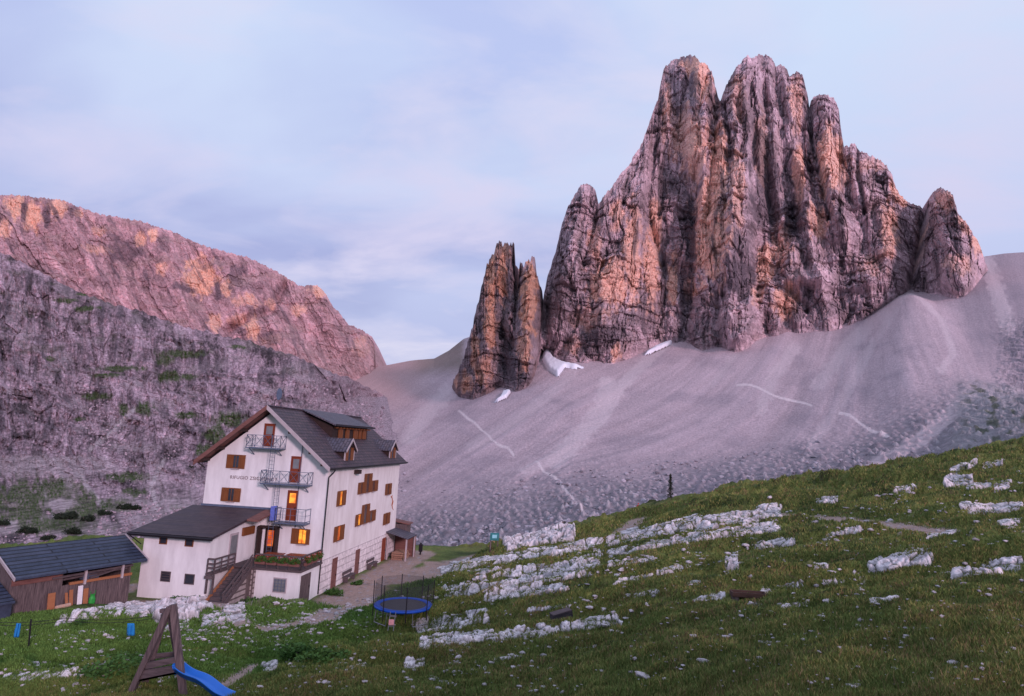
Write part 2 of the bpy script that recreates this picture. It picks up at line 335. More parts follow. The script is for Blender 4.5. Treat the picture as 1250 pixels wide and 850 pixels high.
lfr = ss(.25, .02, w[:, None] + .12 * fbm(U / 120, v / 60, 3, 3) + 0 * U)
def band(pts, wid, U=None, v=None, seed=1, amp=.5):
    d = segdist(U, v, pts); return 1 - ss(wid * .4, wid, d + wid * amp * fbm(U / 6, v / 6, 3, seed))
# cones and flow ribs of debris run down the fall line
fall = (U - 900) * .6 + (v - 400) * np.clip((1060 - U) / 330, -.25, 1.1) * .85
ribs = fbm(fall / 26, v / 160, 3, 12); fine = fbm(fall / 7, v / 90, 3, 14)
cone = np.exp(-((U - 1112 - (v - 365) * .1) / (14 + (v - 355).clip(0) * .62)) ** 2) * ss(352, 380, v) * (1 - ss(480, 560, v))
P = pt(U, v, D)
dz = 2.6 * ribs * (1 - .6 * ss(1090, 1160, U)) * ss(.15, .4, w[:, None]) * (1 - .5 * ss(.9, 1, w[:, None])) + 14 * cone + .35 * fine * (1 - .6 * ss(1090, 1160, U))
f1, f2, idc = cell(P[..., 0] / 3.2, P[..., 1] / 4.5, 9); boul = (idc > .45) * np.clip(.42 - f1, 0, 1) * 2.2 * (.4 + idc)
g1, g2, idd = cell(P[..., 0] / 9, P[..., 1] / 12, 19); boul2 = (idd > .8) * np.clip(.3 - g1, 0, 1) * 9
rough = ss(.42, .12, w[:, None] + .10 * fbm(U / 70, v / 40, 4, 8)); rightr = ss(1150, 1185, U + .4 * (v - 520) + 14 * fbm(U / 30, v / 20, 3, 6)) * ss(470, 510, v + 12 * fbm(U / 20, v / 20, 3, 7)) * (1 - 0 * v)
rr2 = ss(1205, 1240, U + 10 * fbm(U / 12, v / 12, 3, 44)) * ss(375, 410, v)
P[..., 2] += dz + (boul * 1.6 + boul2) * (rough * .95 + .06) + 3 * ridge(P[..., 0] / 12, P[..., 2] / 6, 4, 40) * np.maximum(rightr, rr2) + 1.2 * rough * fbm(P[..., 0] / 14, P[..., 1] / 14, 3, 2)
C = np.zeros(v.shape + (3,)) + np.array([.47, .37, .405])
C *= (1 + (.16 * ribs + .14 * fine) * (1 - .7 * ss(1090, 1160, U)) * ss(.1, .5, w[:, None]) + .10 * fbm(U / 22, v / 9, 5, 99) + .12 * fbm(fall / 3.2, v / 42, 3, 98) + .16 * pn(U / 1.7, v / 1.4, 97))[..., None]
C = mixc(C, (.23, .215, .25), rough * .85); C = mixc(C, (.16, .15, .17), rough * ss(.25, .5, f1) * .7); C = mixc(C, (.42, .39, .42), rough * (idc > .8) * (f1 < .3) * .8)
C = mixc(C, (.24, .21, .25), ss(.0, .5, fbm(U / 60, v / 25, 4, 90)) * .35)
C = mixc(C, (.22, .195, .23), ss(1160, 1200, U) * ss(.3, .6, w[:, None]) * .5)
for pts, wd, a in [([(735, 510), (760, 470), (800, 430), (822, 415)], 9, .5), ([(680, 560), (720, 520), (738, 492), (742, 470)], 14, .55), ([(640, 575), (680, 557), (700, 545)], 7, .4), ([(500, 535), (520, 505), (548, 478)], 12, .5), ([(575, 545), (620, 520), (660, 490), (700, 455)], 8, .25),
                   ([(930, 500), (945, 460), (970, 425)], 9, .35), ([(1000, 470), (1040, 420), (1100, 368)], 12, .35), ([(1110, 365), (1150, 400), (1165, 450), (1150, 480)], 6, .4), ([(1205, 320), (1215, 350), (1230, 400)], 12, .4), ([(990, 545), (1030, 500), (1060, 440), (1105, 372)], 8, .3), ([(870, 470), (900, 430), (930, 415)], 5, .2), ([(1060, 570), (1130, 540), (1190, 505), (1240, 490)], 9, .4)]:
    C = mixc(C, (.56, .46, .49), np.clip(band(pts, wd * 1.1, U, v, int(pts[0][0])) * a * 1.9 * (1 + .5 * fbm(fall / 5, v / 60, 3, 7)), 0, 1))
for pts in ([(730, 632), (712, 624), (700, 612), (690, 600), (682, 588), (668, 575), (655, 563)], [(627, 556), (620, 546), (606, 541), (592, 528), (570, 512), (560, 500)], [(900, 470), (945, 482), (990, 498)], [(1025, 515), (1055, 526), (1085, 541)]):
    C = mixc(C, (.68, .58, .60), (1 - ss(.5, 2.2, segdist(U, v + 2.2 * np.sin(U / 9.), pts) + .5 * fbm(U / 5, v / 5, 2, 5))) * .9)
C = mixc(C, (.14, .12, .10), ss(545, 520, v) * ss(520, 480, 0 * v + 490 + (U - 466) * 0) * 0)
gr = ss(470, 520, U) * (1 - ss(560, 572, U)) * (1 - ss(440, 462, v - (570 - U) * .1)); C = mixc(C, (.17, .135, .10), gr * .7)
C = mixc(C, (.42, .26, .25), ss(545, 470, U) * (1 - ss(470, 520, v)) * .75)
gl = ss(1160, 1200, U) * ss(495, 515, v + (1250 - U) * .3 + 10 * fbm(U / 14, v / 8, 3, 71)); C = mixc(C, (.30, .29, .31), rightr * .7); C = mixc(C, (.05, .07, .03), gl * ss(0, .25, fbm(U / 18, v / 7, 3, 72) - .06) * .75)
C = mixc(C, (.16, .15, .17), rr2 * .6 * ss(-.2, .3, fbm(U / 5, v / 5, 3, 91)))
VALLEY = npmesh('scree_slope', P.reshape(-1, 3), gridfaces(*v.shape)[:, ::-1], vmat('scree', .55, .8, 1.2, var=.22), C.reshape(-1, 3), False); tag(VALLEY, kind='structure')
print('scree', round(time.time() - T0, 1))
# ------------------------------------------------------------------ rock walls
def ell(U, v, lst, seed, jit=.8, sc=7):
    nx = fbm(U / sc, v / (sc * 1.6), 3, seed); m = np.zeros(U.shape)
    for e in lst:
        a, b, ru, rv = e[:4]; wt = e[4] if len(e) > 4 else 1
        m = np.maximum(m, wt * (1 - ss(.55, 1.25, np.hypot((U - a) / ru, (v - b) / rv) + jit * nx)))
    return m
def finish(name, P, C, mt, back=60, tp=None, **kw):
    """close the relief with a back slope so that it has real thickness"""
    nr, nc, _ = P.shape; ex = []; ec = []
    for d, f in ((back * .25, .9), (back, .45), (back * 1.6, -.1)):
        r = P[-1].copy(); r[:, 1] += d if tp is None else d * tp; r[:, 2] = r[:, 2] * f + P[0, :, 2] * (1 - f); ex.append(r); ec.append(C[-1])
    P = np.concatenate([P, np.array(ex)]); C = np.concatenate([C, np.array(ec)])
    o = npmesh(name, P.reshape(-1, 3), gridfaces(nr + 3, nc)[:, ::-1], mt, C.reshape(-1, 3), False); return tag(o, **kw)
rockmat = vmat('dolomite', .22, 1., 2.2, var=.38)
def tri(t): return 1 - 4 * np.abs(t - np.floor(t) - .5)
def wall(name, top, bot, nu, nv, Dbot, lean, mods, ora, drk, gcol, ocol, dcol, seed, sc=1, ends=None, sway=0, fan=0, strat=1, amp=1, ck=1., jag=1.6, label=None):
    u = np.linspace(top[0][0], top[-1][0], nu); w = np.linspace(-.06, 1, nv); vt = polyl(top, u); vb = polyl(bot, u); vt = vt + 1.2 * fbm(u / 5, u * 0, 3, seed) - jag * tri(u / 9.3 + .8 * fbm(u / 15, u * 0, 2, seed)) * .5 - jag * .5 * tri(u / 3.7 + fbm(u / 9, u * 0, 2, seed + 1)) + jag * .5
    v = vb + (vt - vb) * w[:, None]; U = np.broadcast_to(u, v.shape)
    D0 = Dbot(u); hpx = (vb - vt); m = D0 / FPX
    D = D0 + (hpx * w[:, None] * m) * lean
    P = pt(U, v, D); Dm = float(np.mean(D0)); Zv = (541 - v) * Dm / FPX / sc; X = (U - 625) * Dm / FPX / sc + sway * Zv
    fan0 = (fan - 625) / FPX * float(np.mean(D0)) / sc; ztop = float(Zv.max()); wx = X + 9 * fbm(X / 45, Zv / 60, 3, seed) if not fan else fan0 + (X - fan0) / (.85 + .28 * np.clip((ztop - Zv) / 340, 0, 1.2)) * 1.1 + 9 * fbm(X / 45, Zv / 60, 3, seed) + 2 * fbm(X / 9, Zv / 14, 3, seed + 1); wz = Zv + 7 * fbm(X / 40, Zv / 40, 3, seed + 2)
    a1 = ridge(wx / 62, wz / 300, 3, seed + 3); a2 = ridge(wx / 24, wz / 120, 3, seed + 4); a3 = ridge(wx / 9, wz / 38, 3, seed + 5); a4 = fbm(X / 3.2, Zv / 4.5, 4, seed + 6)
    lay = wz + .12 * X; t = (lay / 13) % 1; s1 = t * .7 + .3 * ss(.75, 1, t); t2 = (lay / 4.1 + .3 * a2) % 1
    smask = ss(-.1, .35, fbm(X / 60, Zv / 50, 3, seed + 7) + .1)
    f1, f2, idc = cell(wx / 7, wz / 13, seed + 8); e1, e2, ide = cell(wx / 17 + .3 * a3, wz / 48, seed + 30); h1_, h2_, idh = cell(X / 2.8 + .3 * a4, Zv / 5, seed + 33); crk = ck * 2.6 * (1 - ss(0, .13, e2 - e1)) + ck * 1.4 * (1 - ss(0, .16, f2 - f1)) + .8 * (1 - ss(0, .2, h2_ - h1_))
    dg = np.tanh((fan0 - X) / 60) if fan else 0.; xb = X + 14 * fbm(X / 60, Zv / 70, 3, seed + 50); mdl = .35 + .9 * ss(-.25, .3, fbm(X / 50, Zv / 45, 3, seed + 51)); T1 = tri(xb / 88 + .45 * fbm(Zv / 90, X / 160, 3, seed + 40)); T2 = mdl * tri((xb - .5 * dg * Zv) / 47 + .35 * fbm(Zv / 50, X / 90, 3, seed + 41)); T3 = (1.3 - mdl) * tri((wx + .25 * wz) / 19 + .5 * a1); T4 = (ss(.0, .8, (wz / 27 + .8 * fbm(wx / 50, wz / 60, 3, seed + 42)) % 1) * 2 - 1) * (.45 + .55 * smask); T5 = ((wz / 8.5 + .5 * fbm(wx / 30, wz / 40, 3, seed + 43)) % 1) * (.3 + .7 * smask)
    d = amp * (13 * T1 + 9 * T2 + 3.2 * T3 - 3.2 * T4 * strat - 1.8 * T5 * strat + 5 * a1 + 3.8 * a2 + 3.2 * a3 + 2.8 * a4 - crk + 7 * (ide - .5) + 1.6 * (idh - .5) + strat * ((1 - s1) * 3.4 * smask + (1 - t2) * .8 * (.2 + .8 * smask)) + 1.3 * ridge(wx / 3.6, wz / 26, 3, seed + 20) + 1.1 * ridge(X / 1.7, Zv / 6, 2, seed + 21) + 4 * (idc - .5)) * sc
    for pts, wd, dep in mods: dist = segdist(U, v, pts); d += dep * (np.exp(-(dist / wd) ** 2))
    env = (.4 + .6 * ss(0, .03, w[:, None])) * np.minimum(1, .25 + hpx / 60)
    rh = P[..., :2] / np.linalg.norm(P[..., :2], axis=-1, keepdims=True); P[..., :2] -= rh * (d * env * (.35 + .65 * (1 - ss(.9, 1., w[:, None]))))[..., None]
    P[..., 2] += a4 * 1.5 * sc * env
    C = np.zeros(v.shape + (3,)) + np.array(gcol)
    st = fbm(wx / 5, wz / 60, 4, seed + 9); C *= (1 + .5 * fbm(X / 14, Zv / 20, 4, seed + 10) + .22 * st + .25 * (t2 - .5) * smask + .4 * (idc - .5) + .3 * (idh - .5) + .3 * (ide - .5) - .22 * (T5 - .3))[..., None]; C = mixc(C, np.array(gcol) * .35, ss(.8, 3.5, crk) * .4)
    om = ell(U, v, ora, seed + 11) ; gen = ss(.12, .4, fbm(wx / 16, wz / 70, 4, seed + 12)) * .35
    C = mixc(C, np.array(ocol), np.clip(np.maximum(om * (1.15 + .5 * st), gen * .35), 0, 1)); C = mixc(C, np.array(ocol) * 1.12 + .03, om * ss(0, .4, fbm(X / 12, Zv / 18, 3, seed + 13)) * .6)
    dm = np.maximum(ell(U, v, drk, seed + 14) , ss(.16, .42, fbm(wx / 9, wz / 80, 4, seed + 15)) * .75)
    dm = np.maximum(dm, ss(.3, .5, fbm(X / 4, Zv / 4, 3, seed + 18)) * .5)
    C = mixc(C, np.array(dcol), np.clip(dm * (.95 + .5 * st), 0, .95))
    return u, w, U, v, P, C
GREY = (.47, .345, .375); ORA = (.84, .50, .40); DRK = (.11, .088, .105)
PK_TOP = [(655, 455), (660, 395), (664, 359), (669, 335), (678.6, 306), (686, 274), (693, 253), (700, 241), (707.6, 228.6), (717, 222), (726, 228.6), (730.7, 247), (743.8, 233.4), (756, 216.5), (768, 202), (777.5, 187.5), (785, 173), (792, 154), (797, 137), (803, 122), (806.5, 100.7), (810, 84), (818.6, 74), (833, 69.3), (847.5, 70), (855, 79), (864, 81), (870.7, 98), (876.5, 117.6), (879, 125), (886, 108), (893, 93.4), (903, 81), (912.7, 71.7), (916, 77), (920, 73), (929.6, 68.3), (941.6, 71.7), (947, 80), (953.7, 79), (961, 84.7), (964, 93), (973, 88.6), (980, 96), (985, 112.7), (987.8, 131), (990, 128), (994, 120), (1003.7, 118.5), (1018, 122), (1024, 132), (1026, 153.7), (1030, 177.8), (1037, 180), (1043, 176), (1049.5, 185), (1068.8, 194.6), (1081, 204), (1089, 216), (1093, 231), (1102.5, 243), (1112, 250), (1124, 251.5), (1129, 255), (1134, 243), (1141, 234), (1148, 231), (1155.5, 235.6), (1164, 243), (1169, 262), (1179.7, 274), (1187, 286), (1194, 296), (1199, 308), (1206, 330)]
PK_BOT = [(655, 458), (660, 425), (664, 426), (676, 436), (693, 443), (736.5, 446), (758, 438.5), (789.6, 426.5), (809, 419), (838, 419), (852, 429), (871.7, 424), (890, 428), (910, 426.5), (929, 411.6), (948, 411.6), (967.5, 404), (1006, 404), (1030, 399.6), (1049.5, 395), (1068.8, 382.7), (1093, 368), (1112, 361), (1141, 358.6), (1170, 363), (1184.5, 356), (1201, 334.5), (1206, 331)]
def dbase(pts, off=0):
    us = np.array([p[0] for p in pts]); vs = np.array([p[1] for p in pts]); Ds = scree_D(us, vs)
    def f(u): D = np.interp(u, us, Ds); k = np.hanning(41); k /= k.sum(); return np.convolve(np.pad(D, 20, mode='edge'), k, 'valid') + off
    return f
pk_mods = [([(879, 125), (870, 165), (850, 215), (848, 270)], 6, -20), ([(846, 270), (842, 330), (838, 380)], 5, -8), ([(987.5, 130), (990, 170), (1000, 215), (1012, 270)], 3, -18), ([(1046, 185), (1048, 225), (1056, 262)], 3, -16), ([(1130, 255), (1122, 300), (1108, 360)], 6, -30), ([(731, 247), (722, 290), (712, 320)], 4, -12), ([(845, 75), (838, 110), (833, 130)], 2.5, -10),
           ([(833, 90), (840, 140), (850, 190)], 22, 26), ([(930, 90), (935, 180), (900, 260), (890, 340)], 26, 30), ([(1006, 130), (1012, 200), (1030, 290)], 12, 28), ([(1150, 245), (1155, 340)], 20, 25), ([(1070, 210), (1080, 340)], 22, 20), ([(770, 240), (740, 380)], 24, 18), ([(712, 235), (690, 340)], 10, 15), ([(905, 340), (890, 360)], 22, -16), ([(800, 180), (790, 260), (812, 330)], 4, -16), ([(965, 110), (975, 180), (985, 260), (965, 330)], 8, 16), ([(925, 215), (945, 260), (930, 300)], 7, -9),
           ([(860, 425), (900, 385), (960, 350), (1010, 340)], 10, 16), ([(900, 425), (930, 380)], 8, 14), ([(980, 350), (1040, 352), (1095, 356)], 4, 12), ([(960, 352), (985, 380)], 4, -14), ([(1040, 378), (1030, 395)], 4, -10)]
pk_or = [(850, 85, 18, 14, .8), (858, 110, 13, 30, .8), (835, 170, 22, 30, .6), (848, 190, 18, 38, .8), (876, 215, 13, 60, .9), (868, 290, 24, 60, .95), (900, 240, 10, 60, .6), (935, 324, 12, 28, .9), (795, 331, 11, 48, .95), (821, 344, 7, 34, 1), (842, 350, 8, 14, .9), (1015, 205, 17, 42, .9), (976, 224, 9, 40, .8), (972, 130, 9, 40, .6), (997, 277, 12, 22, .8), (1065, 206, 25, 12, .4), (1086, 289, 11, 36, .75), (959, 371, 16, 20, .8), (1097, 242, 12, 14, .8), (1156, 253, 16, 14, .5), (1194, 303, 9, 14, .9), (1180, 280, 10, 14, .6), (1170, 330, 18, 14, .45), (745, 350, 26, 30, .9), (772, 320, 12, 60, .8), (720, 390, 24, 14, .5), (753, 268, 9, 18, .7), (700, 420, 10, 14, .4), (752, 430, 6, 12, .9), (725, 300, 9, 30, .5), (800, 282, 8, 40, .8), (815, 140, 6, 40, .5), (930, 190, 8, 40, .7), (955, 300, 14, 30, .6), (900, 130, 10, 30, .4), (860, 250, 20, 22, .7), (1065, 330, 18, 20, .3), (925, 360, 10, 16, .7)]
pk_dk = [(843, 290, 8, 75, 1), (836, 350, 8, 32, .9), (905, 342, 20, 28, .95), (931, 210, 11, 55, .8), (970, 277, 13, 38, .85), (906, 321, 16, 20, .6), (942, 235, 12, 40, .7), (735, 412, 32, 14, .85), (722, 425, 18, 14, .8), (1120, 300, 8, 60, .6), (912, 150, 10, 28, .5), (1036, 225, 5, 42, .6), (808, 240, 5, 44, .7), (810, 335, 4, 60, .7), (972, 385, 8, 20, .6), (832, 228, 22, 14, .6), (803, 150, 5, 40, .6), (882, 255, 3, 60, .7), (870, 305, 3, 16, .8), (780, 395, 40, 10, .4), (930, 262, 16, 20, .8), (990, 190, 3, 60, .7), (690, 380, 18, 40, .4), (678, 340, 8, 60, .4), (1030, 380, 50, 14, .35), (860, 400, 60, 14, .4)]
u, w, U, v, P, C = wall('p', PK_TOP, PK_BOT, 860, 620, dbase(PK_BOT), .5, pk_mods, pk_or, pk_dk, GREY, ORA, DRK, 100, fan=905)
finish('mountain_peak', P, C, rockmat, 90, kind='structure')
print('peak', round(time.time() - T0, 1))
PN_TOP = [(552, 470), (554, 462), (559.5, 452), (569, 424), (576.5, 398), (583.5, 367), (588, 347.5), (595, 320.7), (600.5, 311), (606, 299.5), (610, 296), (614.6, 299.5), (619, 296.7), (623, 292.5), (628, 294), (628.7, 305), (629.5, 319), (633, 323.5), (636.6, 315), (639, 320.7), (644, 313.7), (647, 319), (650.5, 308), (653.3, 316.5), (655.5, 339), (660, 347.5), (662, 355), (664, 372), (668, 400)]
PN_BOT = [(552, 474), (559.5, 483), (576.5, 484.5), (588, 480), (613, 469), (624.5, 479), (638.6, 472), (652.7, 460.5), (655.5, 441), (661, 425), (668, 420)]
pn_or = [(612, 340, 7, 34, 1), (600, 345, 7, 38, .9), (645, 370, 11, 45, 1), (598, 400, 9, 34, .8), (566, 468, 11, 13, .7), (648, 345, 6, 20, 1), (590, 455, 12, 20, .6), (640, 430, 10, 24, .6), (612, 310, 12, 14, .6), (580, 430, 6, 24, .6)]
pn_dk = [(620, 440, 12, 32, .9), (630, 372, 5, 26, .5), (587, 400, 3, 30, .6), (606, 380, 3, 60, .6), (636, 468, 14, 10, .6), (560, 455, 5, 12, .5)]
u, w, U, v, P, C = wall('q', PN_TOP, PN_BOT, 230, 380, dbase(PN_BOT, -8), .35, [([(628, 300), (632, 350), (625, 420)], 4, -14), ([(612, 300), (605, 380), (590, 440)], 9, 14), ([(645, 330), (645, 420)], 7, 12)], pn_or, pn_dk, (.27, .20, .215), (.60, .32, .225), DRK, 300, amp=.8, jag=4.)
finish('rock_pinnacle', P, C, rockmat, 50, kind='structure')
# far massif on the left
MS_TOP = [(-90, 250), (0, 238), (24, 238), (48, 240), (72, 244), (100, 254), (128, 263), (144, 263), (172, 270), (192, 278), (216, 284), (240, 296), (272, 306), (304, 316), (332, 328), (352, 338), (364, 348), (378, 349), (388, 350), (398, 360), (404, 372), (418, 386), (424, 396), (440, 402), (454, 410), (457, 420), (458, 440), (470, 452)]
MS_BOT = [(-90, 330), (0, 330), (60, 362), (140, 396), (240, 424), (320, 442), (400, 466), (440, 476), (470, 482)]
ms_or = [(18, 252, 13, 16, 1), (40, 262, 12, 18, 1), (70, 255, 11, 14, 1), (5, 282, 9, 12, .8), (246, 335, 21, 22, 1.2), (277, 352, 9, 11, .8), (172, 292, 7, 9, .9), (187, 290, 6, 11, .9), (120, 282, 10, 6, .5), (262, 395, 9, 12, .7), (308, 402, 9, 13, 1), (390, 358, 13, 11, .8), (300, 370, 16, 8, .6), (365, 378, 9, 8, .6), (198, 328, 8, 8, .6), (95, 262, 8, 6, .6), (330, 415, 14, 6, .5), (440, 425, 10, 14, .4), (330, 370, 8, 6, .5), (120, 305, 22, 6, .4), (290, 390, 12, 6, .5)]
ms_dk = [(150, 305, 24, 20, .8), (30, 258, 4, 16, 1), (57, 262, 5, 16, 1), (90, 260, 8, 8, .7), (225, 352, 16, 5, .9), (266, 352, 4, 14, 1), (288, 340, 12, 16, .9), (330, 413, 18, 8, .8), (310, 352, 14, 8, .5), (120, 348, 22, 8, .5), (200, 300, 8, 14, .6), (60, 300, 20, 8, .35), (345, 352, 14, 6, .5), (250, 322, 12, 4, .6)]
def msD(u): return np.interp(u, [-90, 0, 200, 350, 440, 470], [620, 640, 720, 800, 890, 960])
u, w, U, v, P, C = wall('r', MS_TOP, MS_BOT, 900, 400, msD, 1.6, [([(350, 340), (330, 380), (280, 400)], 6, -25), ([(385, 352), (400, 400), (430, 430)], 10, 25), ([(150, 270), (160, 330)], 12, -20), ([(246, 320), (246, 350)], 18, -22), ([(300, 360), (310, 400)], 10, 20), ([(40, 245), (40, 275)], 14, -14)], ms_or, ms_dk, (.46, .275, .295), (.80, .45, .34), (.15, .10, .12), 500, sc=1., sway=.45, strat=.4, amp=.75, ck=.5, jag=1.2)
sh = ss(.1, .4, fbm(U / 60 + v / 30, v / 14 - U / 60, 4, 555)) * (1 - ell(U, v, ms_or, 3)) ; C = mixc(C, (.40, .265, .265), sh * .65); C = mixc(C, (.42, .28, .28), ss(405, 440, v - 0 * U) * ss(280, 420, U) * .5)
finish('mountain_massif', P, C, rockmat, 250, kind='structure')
print('massif', round(time.time() - T0, 1))
# near hillside on the left
HL_TOP = [(-90, 270), (0, 308), (24, 320), (60, 340), (100, 360), (140, 374), (168, 380), (200, 392), (240, 404), (280, 412), (320, 422), (360, 436), (400, 452), (440, 468), (472, 484)]
HL_U = [-90, 0, 150, 300, 420, 472]; HL_W = [0, .12, .3, .65, 1]
HL_D = [[58, 82, 130, 240, 420], [62, 88, 140, 250, 420], [62, 90, 150, 260, 420], [66, 98, 160, 270, 430], [80, 120, 190, 300, 455], [100, 140, 230, 330, 480]]
HL_BOT = [(-90, 715), (0, 705), (150, 690), (300, 690), (472, 690)]
def hillside_D(u, v):
    vv, DD = sheet_uv(HL_U, HL_TOP, HL_BOT, HL_W, HL_D, np.array([float(u)]), np.linspace(0, 1, 200)); return float(np.interp(-v, -vv[:, 0], DD[:, 0]))
ub = np.linspace(-90, 472, 900); w = np.linspace(0, 1, 620) ** 1.0; v, D = sheet_uv(HL_U, HL_TOP, HL_BOT, HL_W, HL_D, ub, w); v = v + (w[:, None] ** 6) * (3.2 * fbm(ub / 22, ub * 0, 4, 650) - 1.2 * tri(ub / 13 + fbm(ub / 30, ub * 0, 2, 651)))
edge = polyl([(484, 0), (510, 6), (540, 16), (570, 24), (600, 20), (700, 5)], v) * ss(300, 472, np.broadcast_to(ub, v.shape)); U = ub + edge
endm = ss(.965, 1, (np.broadcast_to(ub, v.shape) + 90) / 562); edD = scree_D(np.interp(np.linspace(0, 1, 60), [0, 1], [700, 484]) * 0 + 486, np.linspace(700, 484, 60)); DE = np.interp(-v, -np.linspace(700, 484, 60), edD); mg = ss(.80, .99, (np.broadcast_to(ub, v.shape) + 90) / 562 + .02 * fbm(U / 20, v / 20, 3, 680)); D = np.exp(lerp(np.log(D), np.log(DE + 4), mg))
P = pt(U, v, D); X = (U - 625) / FPX * 260; Zv = (541 - v) / FPX * 260; sl = 1 - ss(.12, .26, w[:, None] + .05 * fbm(U / 40, v / 20, 3, 601))
wx = X + 4 * fbm(X / 20, Zv / 20, 3, 602); wz = Zv + .35 * X * 0 + 4 * fbm(X / 30, Zv / 12, 3, 603)
n0 = fbm(wx / 12, wz / 9, 4, 610)
a1 = ridge((wx + .5 * Zv) / 38, wz / 70, 3, 604); a2 = ridge((wx + .25 * Zv) / 11, wz / 34, 4, 605); a3 = ridge(wx / 4, wz / 13, 3, 606); a4 = fbm(X / 1.1, Zv / 2.6, 3, 607); k1, k2, kid = cell(wx / 2.6, wz / 4.2, 690); l1, l2, lid = cell(wx / 8, wz / 15, 693)
lay = wz + .36 * wx + 2.5 * n0; t = (lay / 9) % 1; t2 = (lay / 2.6 + .4 * a2) % 1; bnd = fbm(wx / 40, lay / 8, 4, 640); bn2 = fbm(wx / 3.0, wz / 12, 4, 641) + .5 * (fbm(wx / 30, lay / 3, 3, 643))
rocky = 1 - .8 * sl
d = (8 * a1 + 6.5 * a2 + 4.2 * a3 + 2.4 * a4 + 3.0 * (lid - .5) + 1.5 * (kid - .5) - 1.2 * (1 - ss(0, .15, l2 - l1)) - .5 * (1 - ss(0, .2, k2 - k1)) + 5. * fbm((wx) / 26, (wz + .36 * wx) / 7, 4, 697) + 2.8 * (1 - t) * ss(0, .3, t) * ss(-.2, .2, n0) + .5 * (1 - t2)) * rocky * (1 - .75 * mg) * (.5 + .5 * ss(80, 250, D)) * (1 - .6 * ss(.94, 1, w[:, None])) * (1 - endm)
rh = P[..., :2] / np.linalg.norm(P[..., :2], axis=-1, keepdims=True); P[..., :2] -= rh * d[..., None] * 1.1
C = np.zeros(v.shape + (3,)) + np.array([.31, .22, .255]); n0 = fbm(wx / 12, wz / 9, 4, 610)
C *= np.clip(1 + .5 * n0 + .7 * fbm(wx / 2.2, wz / 5, 4, 611) + .45 * (kid - .5) + .3 * (lid - .5) + .5 * pn(X / .8, Zv / 1.1, 699) + .9 * bnd + .8 * bn2, .2, 2.2)[..., None]; C = mixc(C, (.08, .06, .08), (1 - ss(0, .22, k2 - k1)) * .22)
C = mixc(C, (.34, .27, .29), ss(.05, .4, fbm(U / 50, v / 22, 4, 612) + .15 * ss(300, 430, U)) * .6)
C = mixc(C, (.09, .07, .085), ss(.12, .42, fbm(wx / 6, wz / 12, 4, 613)) * .65)
rub = ell(U, v, [(55, 568, 95, 13, .9), (150, 545, 30, 8, .4), (190, 590, 16, 30, .5), (240, 600, 20, 30, .4), (90, 600, 12, 10, .4), (10, 645, 14, 9, .8), (75, 612, 18, 9, .7), (110, 650, 60, 7, .7), (120, 640, 26, 8, .5), (15, 610, 10, 6, .5), (200, 625, 60, 28, .8)], 620, .5, 12)
C = mixc(C, (.42, .34, .36), rub * (.7 + .5 * fbm(U / 3, v / 3, 3, 621)))
for pts, wd in (([(165, 500), (150, 512), (135, 530), (110, 548)], 4), ([(98, 575), (108, 592), (122, 606), (130, 616)], 5), ([(50, 586), (58, 608), (66, 630)], 1.8), ([(200, 560), (185, 590), (192, 620)], 4), ([(75, 580), (80, 590)], 3)):
    C = mixc(C, (.48, .40, .42), (1 - ss(.3, 1, segdist(U, v, pts) / wd + .6 * fbm(U / 6, v / 6, 3, 5))) * .8)
hg = [(80, 370, 16, 3), (104, 379, 18, 3.4), (100, 361, 8, 2), (224, 434, 30, 5), (200, 442, 13, 8), (206, 462, 16, 7), (148, 452, 30, 4), (228, 461, 12, 4), (60, 440, 7, 3), (116, 484, 18, 5), (176, 500, 13, 9), (150, 500, 7, 8), (228, 508, 18, 5), (280, 512, 22, 9), (262, 530, 13, 12), (250, 548, 12, 8), (96, 512, 8, 3), (28, 612, 44, 32), (75, 596, 34, 18), (98, 616, 30, 22), (155, 580, 30, 6), (165, 599, 16, 5), (140, 614, 32, 9), (60, 640, 70, 12), (100, 655, 26, 8), (215, 615, 10, 5), (130, 460, 20, 3), (290, 425, 12, 3)]
gm = ell(U, v, hg, 630, .75, 7); C = mixc(C, (.06, .085, .028), gm * (.85 + .5 * fbm(U / 2.5, v / 2.5, 2, 631)) * (1 - .75 * rub))
C = mixc(C, (.42, .34, .36), ell(U, v, [(75, 612, 20, 7, .8), (8, 640, 16, 8, .8), (85, 588, 5, 7, .7)], 640, .7, 8))
C = mixc(C, (.33, .265, .30), mg * .85)
C = mixc(C, (.085, .08, .055), ss(.15, .4, fbm(wx / 9, wz / 4, 4, 633)) * .45 * ss(500, 420, v))
hs = finish('hillside', P, C, vmat('hillside_rock', .9, 1., 1.0, var=.75, sq=.25), 150, tp=np.clip(1 - mg[-1] * 1.0, .02, 1), kind='structure')
print('hillside', round(time.time() - T0, 1))
